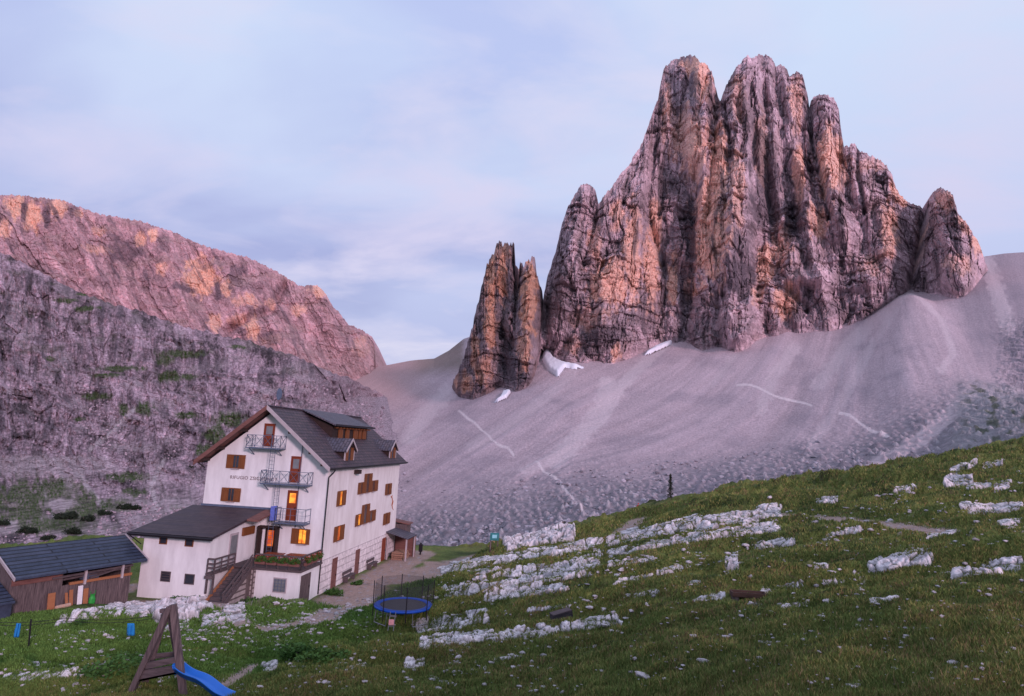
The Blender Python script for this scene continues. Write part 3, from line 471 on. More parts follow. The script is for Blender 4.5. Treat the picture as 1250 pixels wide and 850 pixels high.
# snow patches
snowm = mat('snow', (.80, .80, .88), .6, 1, .05, .4, .3)
def snow(poly, off=1.2, shift=0):
    p = np.array(poly, float); n = 26; u0, v0 = p.min(0) - 2; u1, v1 = p.max(0) + 2; uu, vv = np.meshgrid(np.linspace(u0, u1, n * 2), np.linspace(v0, v1, n * 2))
    ins = np.zeros(uu.shape, bool); j = len(p) - 1
    for i in range(len(p)):
        c = ((p[i, 1] > vv) != (p[j, 1] > vv)) & (uu < (p[j, 0] - p[i, 0]) * (vv - p[i, 1]) / (p[j, 1] - p[i, 1] + 1e-9) + p[i, 0]); ins ^= c; j = i
    D = scree_D(uu.ravel(), vv.ravel()).reshape(uu.shape) + shift; k = ins.astype(float)
    for _ in range(3): k = np.pad(k, 1, mode='edge'); k = (k[:-2, 1:-1] + k[2:, 1:-1] + k[1:-1, :-2] + k[1:-1, 2:]) / 4
    P = pt(uu, vv, D); P[..., 2] += (k - .35) * 5 + .8 * fbm(uu / 3, vv / 3, 3, 4); P[..., 1] -= 3.5 * k; cells = (k[:-1, :-1] > .22) & (k[1:, 1:] > .22)
    F = gridfaces(*uu.shape, cells); tag(npmesh('snow_patch', P.reshape(-1, 3), F[:, ::-1], snowm, None, True), kind='structure')
snow([(664, 426), (669, 425), (675, 438), (688, 444), (704, 447), (716, 449), (700, 450), (690, 449), (681, 461), (668, 452), (662, 440)])
snow([(602, 492), (610, 488), (614, 480), (624, 479), (618, 487), (608, 491)])
snow([(785, 434), (800, 424), (822, 416), (818, 422), (795, 432)])
snow([(655, 415), (656, 388), (663, 380), (661, 395), (662, 412), (660, 418)], shift=-8)
print('objects', round(time.time() - T0, 1))
# ------------------------------------------------------------------ materials
def brickmat(name, c1, c2, mortar, w, h, rot=(0, 0, 0), ms=.02, rough=.7, bump=.5, nscale=2.):
    m, nt, b = newmat(name); L = nt.links; tc = nd(nt, 'ShaderNodeTexCoord'); mp = nd(nt, 'ShaderNodeMapping'); mp.inputs['Rotation'].default_value = rot
    br = nd(nt, 'ShaderNodeTexBrick'); L.new(tc.outputs['Object'], mp.inputs[0]); L.new(mp.outputs[0], br.inputs[0])
    for k, q in (('Color1', (*c1, 1)), ('Color2', (*c2, 1)), ('Mortar', (*mortar, 1)), ('Scale', 1.), ('Mortar Size', ms), ('Brick Width', w), ('Row Height', h), ('Bias', -.1)): br.inputs[k].default_value = q
    n = nd(nt, 'ShaderNodeTexNoise', Scale=nscale, Detail=6, Roughness=.7); L.new(tc.outputs['Object'], n.inputs[0])
    mr = nd(nt, 'ShaderNodeMapRange'); mr.inputs[1].default_value = .3; mr.inputs[2].default_value = .7; mr.inputs[3].default_value = .65; mr.inputs[4].default_value = 1.35; L.new(n.outputs[0], mr.inputs[0])
    v = nd(nt, 'ShaderNodeVectorMath', operation='SCALE'); L.new(br.outputs[0], v.inputs[0]); L.new(mr.outputs[0], v.inputs['Scale']); L.new(v.outputs[0], b.inputs['Base Color'])
    bp = nd(nt, 'ShaderNodeBump', Strength=bump, Distance=.03); bp.invert = True; L.new(br.outputs['Fac'], bp.inputs['Height']); L.new(bp.outputs[0], b.inputs['Normal']); b.inputs['Roughness'].default_value = rough; b.inputs['Specular IOR Level'].default_value = .3
    return m
PL = mat('plaster', (.84, .83, .84), .9, 1.1, .07, .15, .02, col2=(.62, .60, .61), stretch=(1, 1, .28))
PLP = mat('plaster_warm_light', (.85, .80, .80), .9, 1.1, .07, .15, .02, col2=(.65, .59, .58), stretch=(1, 1, .28))  # side wall plaster: the pinker light on that side mixed into its colour
SLATE = brickmat('slate', (.062, .046, .062), (.095, .062, .072), (.022, .018, .025), .55, .30, (0, 0, rad(90)), .03, .6, .6)
SLATE2 = brickmat('slate_small', (.08, .075, .105), (.11, .09, .11), (.03, .025, .035), .5, .28, (0, 0, rad(90)), .03, .6, .5)
BLUEROOF = brickmat('shed_tiles', (.030, .042, .075), (.045, .055, .09), (.010, .012, .022), 5.5, .33, (0, 0, 0), .05, .55, .8)
LOWROOF = brickmat('roofing_boards', (.042, .030, .042), (.062, .042, .048), (.03, .022, .03), 3.2, .42, (0, 0, 0), .025, .6, .4)
STONE = brickmat('whitewashed_stone', (.70, .63, .64), (.78, .71, .71), (.52, .46, .47), .55, .30, (rad(90), 0, rad(90)), .05, .95, .9, 2.6)
RUBB = brickmat('stone_masonry', (.30, .25, .25), (.42, .36, .35), (.13, .10, .10), .38, .22, (rad(90), 0, rad(90)), .06, .95, .9, 3)
WOOD = mat('shutter_wood', (.24, .085, .028), .6, 3, .3, .3, .01, col2=(.14, .045, .016), stretch=(6, 6, .6))
DWOOD = mat('door_wood', (.26, .055, .022), .45, 3, .3, .3, .01, col2=(.16, .03, .014), stretch=(6, 6, .6))
GWOOD = mat('weathered_wood', (.19, .14, .14), .9, 2.5, .4, .5, .02, col2=(.04, .03, .035), stretch=(7, 7, .5))
GWOODH = mat('weathered_beams', (.14, .105, .11), .9, 2.5, .4, .5, .02, col2=(.055, .04, .045), stretch=(.7, 6, 6))
OWOOD = mat('fresh_wood', (.36, .15, .07), .8, 2.5, .3, .3, .02, col2=(.30, .11, .05), stretch=(.7, 5, 5))
RWOOD = mat('brown_fascia', (.22, .10, .085), .8, 2.5, .3, .3, .02, col2=(.13, .055, .05), stretch=(.6, .6, 4))
PALEW = mat('pale_fascia', (.42, .36, .38), .7, 2.5, .15, .2, .01)
METAL = mat('blue_grey_metal', (.12, .15, .22), .45, 4, .2, 0, metal=.3)
DMET = mat('dark_metal', (.025, .022, .028), .45, 4, .2, 0, metal=.4)
GLASS = mat('window_glass', (.03, .032, .045), .12, 2, .2, 0, spec=.6)
PGL = mat('pale_glass', (.18, .19, .20), .2, 2, .2, 0, spec=.6)
LITY = emit('lamp_lit_glass', (1, .42, .04), 1.35, (.85, .16, .01), 2.5); LITO = emit('lamp_lit_door', (1, .20, .02), .8, (.7, .08, .008), 1.5)
DARK = mat('dark_timber', (.035, .02, .018), .8, 3, .3, .2)  # near-black brown timber of purlins, porch and dormers
# ------------------------------------------------------------------ the mountain hut
hut = empty('mountain_hut', HP, YAW, label='big white gabled mountain hut with slate roof, dormers and metal fire balconies', cat='house')
m = MB(); x0, x1, yb = -10.6, 0, 18.75
m.prism([(x0, 0, -2), (x1, 0, -2), (x1, 0, 9.75), (-5.3, 0, 14.05), (x0, 0, 9.75)], (0, yb, 0)); m.build('wall', PL, hut)
m = MB(); m.box((.003, .02, 2.5), (.05, yb - .02, 9.6)); m.build('side_wall', PLP, hut)
m = MB(); m.box((.003, .02, -2), (.09, yb - .02, 2.5)); m.build('stone_base', STONE, hut)
rt = lambda x, o=0: 14.5 - .81 * abs(x + 5.3) + o
m = MB()
for sx in (1, -1):
    xe = -5.3 + sx * 5.8; m.prism([(-5.3, -1, rt(-5.3)), (xe, -1, rt(xe)), (xe, -1, rt(xe) - .2), (-5.3, -1, rt(-5.3) - .2)], (0, 20.8, 0))
roof = m.build('roof', SLATE, hut)
m = MB(); m.bar((-5.3, -1.0, 14.53), (-5.3, 19.8, 14.53), .3, .08); m.build('ridge_cap', SLATE2, roof)
m = MB(); m.prism([(-5.3, -1.1, 14.56), (.55, -1.1, rt(.55) + .06), (.55, -1.1, rt(.55) - .3), (-5.3, -1.1, 14.2)], (0, .09, 0)); m.build('bargeboard', PALEW, roof)
m = MB(); m.prism([(-5.3, -1.1, 14.56), (-11.15, -1.1, rt(-11.15) + .06), (-11.15, -1.1, rt(-11.15) - .34), (-5.3, -1.1, 14.16)], (0, .09, 0)); tag(m.build('bargeboard', RWOOD, roof), 'reddish brown bargeboard on the left slope of the gable')
for xe in (-5.3, -3.2, -1.3, -7.4, -9.3, -10.5, -.2): m = MB(); m.box((xe - .1, -.98, rt(xe) - .48), (xe + .1, -.01, rt(xe) - .24)); m.build('purlin', DARK, roof)
m = MB()
for sx in (1, -1):
    xe = -5.3 + sx * 5.75; m.prism([(-5.3, -.99, rt(-5.3) - .203), (xe, -.99, rt(xe) - .203), (xe, -.99, rt(xe) - .235), (-5.3, -.99, rt(-5.3) - .235)], (0, .96, 0))
m.build('soffit', RWOOD, roof)
m = MB(); m.bar((.6, -1.0, 9.72), (.6, 19.8, 9.72), .15, .15, 8); m.bar((-11.2, -1, 9.72), (-11.2, 19.8, 9.72), .15, .15, 8); m.build('gutter', DMET, roof)
m = MB(); q = [(.6, -.1, 9.62), (.5, -.12, 9.4), (.12, -.1, 9.0), (.08, -.1, 0.)]
for a, b in zip(q, q[1:]): m.bar(a, b, .11, n=8)
m.build('drainpipe', DMET, hut); m = MB(); m.bar((-11.2, -.4, 9.62), (-10.7, -.12, 9.2), .11, n=8); m.build('drainpipe', DMET, hut)
m = MB(); m.bar((-2.4, -.06, 11.9), (-2.36, -.06, 4.9), .06, n=6); m.build('conduit', METAL, hut)
def onp(pl, s, o, z): return (s, -o, z) if pl == 'A' else (o + .05, s, z)
def pbox(m, pl, s0, s1, z0, z1, o0, o1): return m.box(onp(pl, s0, o0, z0), onp(pl, s1, o1, z1))
def frame(pl, s0, s1, z0, z1, par, mt, name='window', t=.07, o=.06):
    m = MB(); pbox(m, pl, s0, s1, z1 - t, z1, .002, o); pbox(m, pl, s0, s1, z0, z0 + t, .002, o); pbox(m, pl, s0, s0 + t, z0 + t, z1 - t, .002, o); pbox(m, pl, s1 - t, s1, z0 + t, z1 - t, .002, o)
    return m.build(name, mt, par)
def shutter(pl, s0, s1, z0, z1, par, mt, o=.05):
    m = MB(); pbox(m, pl, s0, s1, z0, z1, o, o + .035); n = 3; w = (s1 - s0)
    for k in range(2): zz_ = z0 + (z1 - z0) * (.2 + .6 * k); pbox(m, pl, s0 + .03, s1 - .03, zz_ - .04, zz_ + .04, o + .036, o + .06)
    for k in range(1, n): pbox(m, pl, s0 + w * k / n - .008, s0 + w * k / n + .008, z0 + .01, z1 - .01, o + .036, o + .042)
    return m.build('shutter', mt, par)
def window(pl, s0, s1, z0, z1, par=hut, pane=GLASS, sh=(.34, .34), mt=WOOD, label=None):
    """shutters folded back either side of the pane"""
    w = s1 - s0; a = s0 + w * sh[0]; b = s1 - w * sh[1]; f = frame(pl, a - .04, b + .04, z0, z1, par, mt)
    m = MB(); pbox(m, pl, a, b, z0 + .05, z1 - .05, .004, .025); m.build('pane', pane, f)
    m = MB(); c = (a + b) / 2; pbox(m, pl, c - .02, c + .02, z0 + .05, z1 - .05, .03, .05); m.build('glazing_bar', mt, f)
    m = MB(); pbox(m, pl, a - .08, b + .08, z0 - .07, z0 - .01, .002, .14); m.build('sill', PALEW, f)
    if sh[0]: shutter(pl, s0, a - .02, z0, z1, f, mt)
    if sh[1]: shutter(pl, b + .02, s1, z0, z1, f, mt)
    return tag(f, label)
window('A', -8.9, -7.25, 9.28, 10.4); window('A', -9.03, -7.34, 6.6, 7.7)
window('A', -2.6, -1.05, 3.66, 4.85, pane=LITY, sh=(.38, .2), label='lit window glowing yellow between brown shutters')
window('B', 2.0, 3.9, 6.5, 7.75, pane=LITY, sh=(.33, .42), label='half lit window with brown shutters'); window('B', 2.0, 4.15, 3.6, 4.85, pane=LITO, sh=(.36, .4))
for z in (7.15, 4.3):
    window('B', 6.6, 7.98, z, z + 1.05, sh=(.5, .12), pane=LITY if z < 5 else GLASS); window('B', 8.06, 10.1, z, z + 1.78, sh=(.33, .33)); window('B', 10.18, 11.9, z, z + 1.05, sh=(.12, .5))
window('B', 14.3, 16.3, 6.5, 7.65, sh=(.34, .34)); window('B', 14.4, 16.5, 3.5, 4.65, pane=GLASS, sh=(.36, .4))
def door(pl, s0, s1, z0, z1, par=hut, mt=DWOOD, pane=None, frac=.45, label=None, o=.05):
    m = MB(); pbox(m, pl, s0, s1, z0, z1, .003, o); d = m.build('door', mt, par, bevel=.01)
    m = MB()
    for s in (s0, s1): pbox(m, pl, s - .05, s + .05, z0, z1 + .06, .002, o + .03)
    pbox(m, pl, s0 - .05, s1 + .05, z1 + .0, z1 + .08, .002, o + .04); m.build('door_frame', mt, d)
    if pane: m = MB(); zp = z1 - (z1 - z0) * frac; pbox(m, pl, s0 + .13, s1 - .13, zp, z1 - .14, o + .002, o + .012); m.build('pane', pane, d)
    m = MB(); pbox(m, pl, s1 - .12, s1 - .07, z0 + .95, z0 + 1.07, o, o + .06); m.build('handle', DMET, d)
    m = MB()
    for k in range(2): pbox(m, pl, s0 + .12, s1 - .12, z0 + .15 + .42 * k, z0 + .5 + .42 * k, o + .001, o + .015)
    m.build('panel', mt, d); return tag(d, label)
door('A', -5.83, -5.0, 11.18, 13.0, pane=PGL); door('A', -3.2, -2.42, 8.42, 10.45, pane=PGL); door('A', -3.2, -2.42, 5.42, 7.72, pane=LITY, frac=.4, label='red brown door with a lit pane behind the lowest balcony')
door('A', -4.78, -3.98, 2.42, 4.7, pane=LITO, frac=.72, label='entrance door glowing orange', mt=DARK)
m = MB(); m.box((-5.3, -.5, 2.42), (-5.12, -.01, 4.9)); m.box((-3.8, -.5, 2.42), (-3.66, -.01, 4.9)); m.box((-5.3, -.52, 4.78), (-3.66, -.01, 4.92)); m.build('porch', DARK, hut)
door('B', 2.25, 3.15, -.15, 2.2, mt=RWOOD); door('B', 7.4, 8.3, -.1, 2.08, mt=RWOOD); door('B', 14.6, 15.6, -.1, 2.1, mt=DWOOD)
m = MB(); m.box((.06, 5.4, 9.05), (.5, 6.1, 9.4)); m.build('vent_box', DARK, hut)
# lettering
tx = bpy.data.curves.new('t', 'FONT'); tx.body = 'RIFUGIO ZSIGMONDY'; tx.size = .38; tx.extrude = .012; tx.space_character = 1.12
to = bpy.data.objects.new('t', tx); COL.objects.link(to); bpy.context.view_layer.update(); me = bpy.data.meshes.new_from_object(to.evaluated_get(bpy.context.evaluated_depsgraph_get())); bpy.data.objects.remove(to)
me.materials.clear(); me.materials.append(mat('faded_paint', (.20, .15, .16), .9, 9, .4, 0)); lt = bpy.data.objects.new('lettering', me); COL.objects.link(lt); lt.parent = hut; lt.location = (-8.46, -.018, 8.44); lt.rotation_euler = (rad(90), 0, 0)
# painted emblem on the long wall
m = MB(); EM = [(0, 1.5, .18), (.35, 1.35, .22), (.62, 1.0, .26), (.5, .6, .3), (.75, .2, .24), (1.15, -.05, .14)]
for a, b in zip(EM, EM[1:]): m.prism([(.052, 16.5 + a[0] - a[2] / 2, 4.75 + a[1]), (.052, 16.5 + a[0] + a[2] / 2, 4.75 + a[1]), (.052, 16.5 + b[0] + b[2] / 2, 4.75 + b[1]), (.052, 16.5 + b[0] - b[2] / 2, 4.75 + b[1])], (.012, 0, 0))
m.prism([(.066, 16.3, 6.2), (.066, 16.9, 6.35), (.066, 16.75, 6.05)], (.012, 0, 0)); m.prism([(.066, 16.75, 5.3), (.066, 17.5, 5.75), (.066, 17.1, 5.2)], (.012, 0, 0)); m.build('painted_emblem', mat('emblem_paint', (.42, .12, .06), .8, 6, .3, 0), hut)
# balconies and ladders
def rail_seg(m, a, b, h, n, x=False, t=.035):
    a = Vector(a); b = Vector(b); up = Vector((0, 0, h))
    for k in range(n + 1): p = a.lerp(b, k / n); m.bar(p, p + up, t)
    m.bar(a + up, b + up, t * 1.2); m.bar(a + up * .12, b + up * .12, t)
    for k in range(n):
        p = a.lerp(b, k / n); q = a.lerp(b, (k + 1) / n)
        if x: m.bar(p + up * .12, q + up, t * .7); m.bar(q + up * .12, p + up, t * .7)
        else: m.bar(p + up * .55, q + up * .55, t * .6)
def balcony(x0, x1, z, h, n, x, dep=.95):
    m = MB(); m.box((x0, -dep, z - .09), (x1, -.003, z)); fl = m.build('balcony', METAL, hut)
    m = MB(); rail_seg(m, (x0 + .03, -dep + .03, z), (x1 - .03, -dep + .03, z), h, n, x); rail_seg(m, (x0 + .03, -.02, z), (x0 + .03, -dep + .03, z), h, 1, x); rail_seg(m, (x1 - .03, -.02, z), (x1 - .03, -dep + .03, z), h, 1, x); m.build('railing', METAL, fl)
    m = MB()
    for xx in (x0 + .3, x1 - .3): m.bar((xx, -.02, z - .6), (xx, -dep + .1, z - .1), .06)
    m.build('bracket', METAL, fl)
balcony(-6.85, -3.85, 11.1, 1.0, 4, True); balcony(-5.3, -1.25, 8.32, 1.0, 5, True); balcony(-3.75, -1.15, 5.34, 1.1, 4, False)
def ladder(x, z0, z1, y=-.6):
    m = MB(); m.bar((x - .2, y, z0), (x - .2, y, z1), .035); m.bar((x + .2, y, z0), (x + .2, y, z1), .035); k = z0 + .25
    while k < z1: m.bar((x - .2, y, k), (x + .2, y, k), .025); k += .3
    m.build('ladder', METAL, hut)
ladder(-4.55, 8.33, 12.1, -.75); ladder(-3.95, 5.35, 8.2, -.55); ladder(-4.15, 2.5, 6.4, -.55)
m = MB()
for k in range(7): m.box((-4.12 + .02 * (k % 2), -.98 + .08 * k, 5.45), (-3.80, -.92 + .08 * k, 6.55 - .03 * (k % 3)))
tag(m.build('towel', mat('blue_cloth', (.12, .16, .50), .9, 5, .2, .3), None, bevel=.01), 'blue violet towel hung over the left end of the lowest balcony', 'towel'); o = bpy.data.objects['towel']; o.location = HP; o.rotation_euler = (0, 0, YAW)
# dormers
m = MB(); m.prism([(-2.3, 5.4, 11.9), (-2.3, 5.4, 13.2), (-5.1, 5.4, 14.25)], (0, 8.8, 0)); dm = m.build('dormer', DARK, hut)
m = MB(); m.prism([(-1.85, 4.95, 13.2), (-5.25, 4.95, 14.52), (-5.25, 4.95, 14.62), (-1.85, 4.95, 13.34)], (0, 9.9, 0)); m.build('dormer_roof', SLATE2, dm)
m = MB(); m.box((-1.8, 4.9, 13.2), (-1.72, 14.9, 13.38)); m.build('dormer_gutter', DMET, dm)
for k in range(12): m = MB(); m.box((-2.28, 5.6 + .75 * k, 13.0), (-1.9, 5.72 + .75 * k, 13.14)); m.build('rafter', WOOD, dm)
for a, b in ((6.6, 7.6), (8.3, 9.2), (10.3, 11.4), (11.7, 12.4), (12.7, 13.7)):
    m = MB(); m.box((-2.26, a, 12.1), (-2.2, b, 12.98)); m.box((-2.2, a + .1, 12.2), (-2.17, (a + b) / 2 - .04, 12.9)); m.box((-2.2, (a + b) / 2 + .04, 12.2), (-2.17, b - .1, 12.9)); m.build('dormer_window', WOOD, dm)
def small_dormer(y0, y1):
    yc = (y0 + y1) / 2; m = MB(); m.prism([(-.15, y0, 10.0), (-.15, y1, 10.0), (-.15, y1, 11.25), (-.15, yc, 12.0), (-.15, y0, 11.25)], (-1.9, 0, 0)); d = m.build('dormer', DARK, hut)
    m = MB()
    for s in (-1, 1): ye = yc + s * 1.25; m.prism([(.12, yc, 12.15), (.12, ye, 11.1), (.12, ye, 11.0), (.12, yc, 12.03)], (-2.6, 0, 0))
    m.build('dormer_roof', SLATE2, d)
    m = MB()
    for s in (-1, 1): ye = yc + s * 1.25; m.prism([(.13, yc, 12.18), (.13, ye, 11.14), (.13, ye, 10.95), (.13, yc, 11.95)], (.05, 0, 0)); m.box((-.14, yc + s * 1.0 - .06, 10.1), (-.04, yc + s * 1.0 + .06, 11.1))
    m.build('bargeboard', PALEW, d)
    m = MB(); m.box((-.145, yc - .3, 10.25), (-.1, yc + .3, 11.3)); m.build('pane', GLASS, d)
    for s in (-1, 1): m = MB(); m.box((-.13, yc + s * .3, 10.22), (-.05, yc + s * .88, 11.35)); m.build('shutter', WOOD, d)
small_dormer(3.35, 5.3); small_dormer(15.4, 17.35)
m = MB(); m.bar((-5.3, .1, 14.5), (-5.3, .1, 15.1), .07, n=6); m.bar((-5.3, .1, 15.0), (-4.95, .1, 15.35), .06, n=6); mast = m.build('roof_mast', DMET, hut)
m = MB(); m.bar((-4.95, .02, 15.55), (-4.95, .14, 15.55), 1.0, n=14); 
for i in range(len(m.v)): m.v[i] = (-4.95 + (m.v[i][0] + 4.95) * .45, m.v[i][1], m.v[i][2])
m.build('lamp_panel', METAL, mast)
# annex
ax = lambda y: 4.9 + (y + 7) * .18
m = MB(); m.prism([(-10.72, -6.3, -1.5), (-10.72, -.003, -1.5), (-10.72, -.003, ax(0) - .18), (-10.72, -6.3, ax(-6.3) - .18)], (5.15, 0, 0)); an = m.build('annex', PL, hut)
m = MB(); m.prism([(-11.45, -7, ax(-7)), (-11.45, -.004, ax(0)), (-11.45, -.004, ax(0) - .17), (-11.45, -7, ax(-7) - .17)], (6.4, 0, 0)); m.build('annex_roof', LOWROOF, an)
m = MB(); m.prism([(-5.04, -2.7, ax(-2.7)), (-5.04, -.004, ax(0)), (-5.04, -.004, ax(0) - .14), (-5.04, -2.7, ax(-2.7) - .14)], (.95, 0, 0)); m.build('porch_roof', RWOOD, an)  # red-brown boards: glow of the lit entrance put into their colour
m = MB(); m.box((-11.45, -7.06, ax(-7) - .24), (-5.0, -6.98, ax(-7) + .02)); m.bar((-11.5, -7.12, ax(-7) - .1), (-4.95, -7.12, ax(-7) - .1), .12, n=8); m.bar((-11.4, -7.1, ax(-7) - .15), (-10.85, -6.4, 4.0), .08, n=6); m.build('gutter', DMET, an)
m = MB(); m.box((-10.75, -.03, 6.15), (-4.1, -.004, 6.32)); m.build('flashing', METAL, an)
def awin(x0, x1, z0, z1, mt, bars=0):
    m = MB(); t = .06; y = -6.3
    for b in (((x0, z0), (x1, z0 + t)), ((x0, z1 - t), (x1, z1)), ((x0, z0 + t), (x0 + t, z1 - t)), ((x1 - t, z0 + t), (x1, z1 - t))): m.box((b[0][0], y - .05, b[0][1]), (b[1][0], y - .002, b[1][1]))
    for k in range(bars): zk = z0 + (z1 - z0) * (k + 1) / (bars + 1); m.box((x0 + t, y - .04, zk - .02), (x1 - t, y - .02, zk + .02))
    f = m.build('window', mt, an); m = MB(); m.box((x0 + t, y - .016, z0 + t), (x1 - t, y - .003, z1 - t)); m.build('pane', GLASS, f)
awin(-9.5, -8.9, 4.08, 4.62, WOOD); awin(-7.5, -6.85, 4.05, 4.62, WOOD); awin(-9.05, -8.3, 1.55, 2.25, GWOODH, 3); awin(-7.2, -6.45, 1.5, 2.2, GWOODH, 0)
m = MB(); m.box((-5.568, -3.9, 2.42), (-5.51, -2.8, 4.7)); d = m.build('door', PALEW, an); m = MB(); m.box((-5.51, -3.78, 3.2), (-5.50, -2.92, 4.55)); m.build('pane', PGL, d)
m = MB(); m.box((-5.568, -2.3, 4.35), (-5.40, -.7, 4.95)); m.build('shutter', WOOD, an)
# terrace block
m = MB(); m.box((-3.4, -3.55, -2), (.04, -.004, 2.27)); te = m.build('terrace', PL, hut)
m = MB(); m.box((-3.55, -3.72, 2.272), (.2, -.004, 2.42)); m.build('slab', GWOODH, te)
m = MB(); m.box((-1.95, -3.6, .75), (-.9, -3.553, 1.8)); w_ = m.build('window', PALEW, te); m = MB(); m.box((-1.88, -3.612, .82), (-.97, -3.602, 1.73)); m.build('pane', PGL, w_)
m = MB()
for k in range(4): m.box((-1.88 + .26 * k + .06, -3.63, .82), (-1.88 + .26 * k + .1, -3.615, 1.73)); m.box((-1.88, -3.645, .95 + .22 * k), (-.97, -3.632, .98 + .22 * k))
m.build('grille', METAL, w_)
m = MB(); 
for k in range(8): m.box((.043, -3.3 + .2 * k, -.1), (.085 + .006 * (k % 2), -3.115 + .2 * k, 1.98))
d = m.build('door', GWOOD, te); m = MB(); m.box((.09, -1.95, .9), (.13, -1.85, 1.05)); m.build('handle', DMET, d)
# wooden railing and flower boxes on the terrace
m = MB()
def wrail(m, a, b, n, h=.95, t=.08, rows=(.35, .62, .95)):
    a = Vector(a); b = Vector(b)
    for k in range(n + 1): p = a.lerp(b, k / n); m.bar(p, p + Vector((0, 0, h)), t)
    for r in rows: m.bar(a + Vector((0, 0, r)), b + Vector((0, 0, r)), .05, .12)
wrail(m, (-3.45, -3.65, 2.42), (.12, -3.65, 2.42), 4); wrail(m, (.12, -3.65, 2.42), (.12, -.1, 2.42), 4); m.build('railing', GWOODH, te)
# stairs, deck, masonry
st = MB(); n = 10
for k in range(n):
    y0 = -7.1 + .34 * k; z0 = .42 + .2 * k; st.box((-5.05, y0, z0 - .08), (-3.75, y0 + .36, z0))
    st.box((-5.05, y0 + .3, z0), (-3.75, y0 + .34, z0 + .12))
sr = st.build('staircase', GWOODH, hut)
for xx, mt in ((-5.1, OWOOD), (-3.7, GWOODH)):
    m = MB(); m.prism([(xx - .04, -7.3, .05), (xx - .04, -7.3, .4), (xx - .04, -3.75, 2.45), (xx - .04, -3.75, 2.1)], (.08, 0, 0)); m.build('stringer', mt, sr)
m = MB()
for xx in (-3.68,):
    for k in range(4): y0 = -7.1 + 1.1 * k; z0 = .4 + .6 * k; m.bar((xx, y0, z0), (xx, y0, z0 + .95), .08)
    for r in (.5, .9): m.bar((xx, -7.2, .36 + r), (xx, -3.75, 2.4 + r), .05, .12)
m.build('handrail', GWOODH, sr)
m = MB(); m.box((-5.56, -6.5, 2.25), (-5.14, -.01, 2.4)); m.box((-5.14, -3.74, 2.25), (-3.56, -.01, 2.4)); dk = m.build('deck', GWOODH, hut)
m = MB(); wrail(m, (-5.5, -6.45, 2.4), (-4.95, -6.45, 2.4), 1); wrail(m, (-4.98, -6.45, 2.4), (-4.98, -3.9, 2.4), 3); m.box((-5.5, -6.7, 2.05), (-4.9, -6.45, 2.25)); m.bar((-4.98, -6.4, 1.0), (-4.98, -6.4, 2.3), .12); m.bar((-5.45, -6.4, 1.0), (-5.45, -6.4, 2.3), .12); m.build('railing', GWOODH, dk)
m = MB(); m.box((-5.12, -3.7, -1.5), (-3.42, -.02, 2.24)); m.prism([(-4.6, -3.7, -1.), (-3.75, -3.7, -1.), (-3.75, -3.7, 1.9), (-4.6, -3.7, 1.9)], (0, -.35, 0)); m.build('masonry', RUBB, hut)
m = MB(); m.prism([(-5.0, -3.72, -.6), (-5.0, -7.0, -.6), (-5.0, -7.0, .1), (-5.0, -3.72, 2.0)], (1.2, 0, 0)); m.build('stair_base', RUBB, sr)
print('hut', round(time.time() - T0, 1))
def place(o, x, y, z=0, rz=0): p = hw(x, y, z); o.location = p; o.rotation_euler = (0, 0, YAW + rz); return o
def copy_tree(o, parent=None):
    c = o.copy(); COL.objects.link(c)
    if parent is not None: c.parent = parent
    for ch in [q for q in bpy.data.objects if q.parent == o]: copy_tree(ch, c)
    return c
# leaves
def leafmat(name, c1, c2): return mat(name, c1, .8, 5, .3, 0, col2=c2)
LEAF = leafmat('herb_leaves', (.065, .15, .03), (.03, .08, .015)); PINE = leafmat('pine_needles', (.022, .035, .018), (.009, .016, .009)); FLOW = leafmat('red_flowers', (.40, .05, .04), (.20, .06, .03)); CON = leafmat('conifer_needles', (.04, .055, .04), (.02, .028, .022))
def leaves(pts, size, seed, up=.3):
    r = np.random.default_rng(seed); n = len(pts); d = r.normal(size=(n, 3)); d[:, 2] = np.abs(d[:, 2]) * up + .1; d /= np.linalg.norm(d, axis=1)[:, None]; e = r.normal(size=(n, 3)); e = np.cross(d, e); e /= np.linalg.norm(e, axis=1)[:, None]
    s = size * r.uniform(.6, 1.4, (n, 1)); P = np.stack([pts, pts + d * s * .5 + e * s * .28, pts + d * s, pts + d * s * .5 - e * s * .28], 1).reshape(-1, 3); return P, np.arange(n * 4).reshape(n, 4)
def clump(r, n, seed, sx=1, sy=1, sz=.6, nb=7):
    g = np.random.default_rng(seed); c = g.uniform(-1, 1, (nb, 3)) * [.6, .6, .3] + [0, 0, .35]; i = g.integers(0, nb, n); q = g.normal(size=(n, 3)); q /= np.linalg.norm(q, axis=1)[:, None]
    p = c[i] + q * g.uniform(.2, .5, (n, 1)); p[:, 2] = np.abs(p[:, 2]); return p * [r * sx, r * sy, r * sz]
def shrub(name, X, Y, z, r, n, size, mt, label, cat, group=None, sx=1, sz=.7, seed=1):
    t = empty(name, (X, Y, z)); tag(t, label, cat, group); P, F = leaves(clump(r, n, seed, sx, 1, sz), size, seed); npmesh('foliage', P, F, mt, None, False, t)
    m = MB(); g = random.Random(seed)
    for k in range(5): a = g.uniform(0, 6.28); m.bar((0, 0, -.1), (math.cos(a) * r * .5 * sx, math.sin(a) * r * .5, r * sz * .6), r * .05, n=5)
    m.build('stem', GWOOD, t); return t
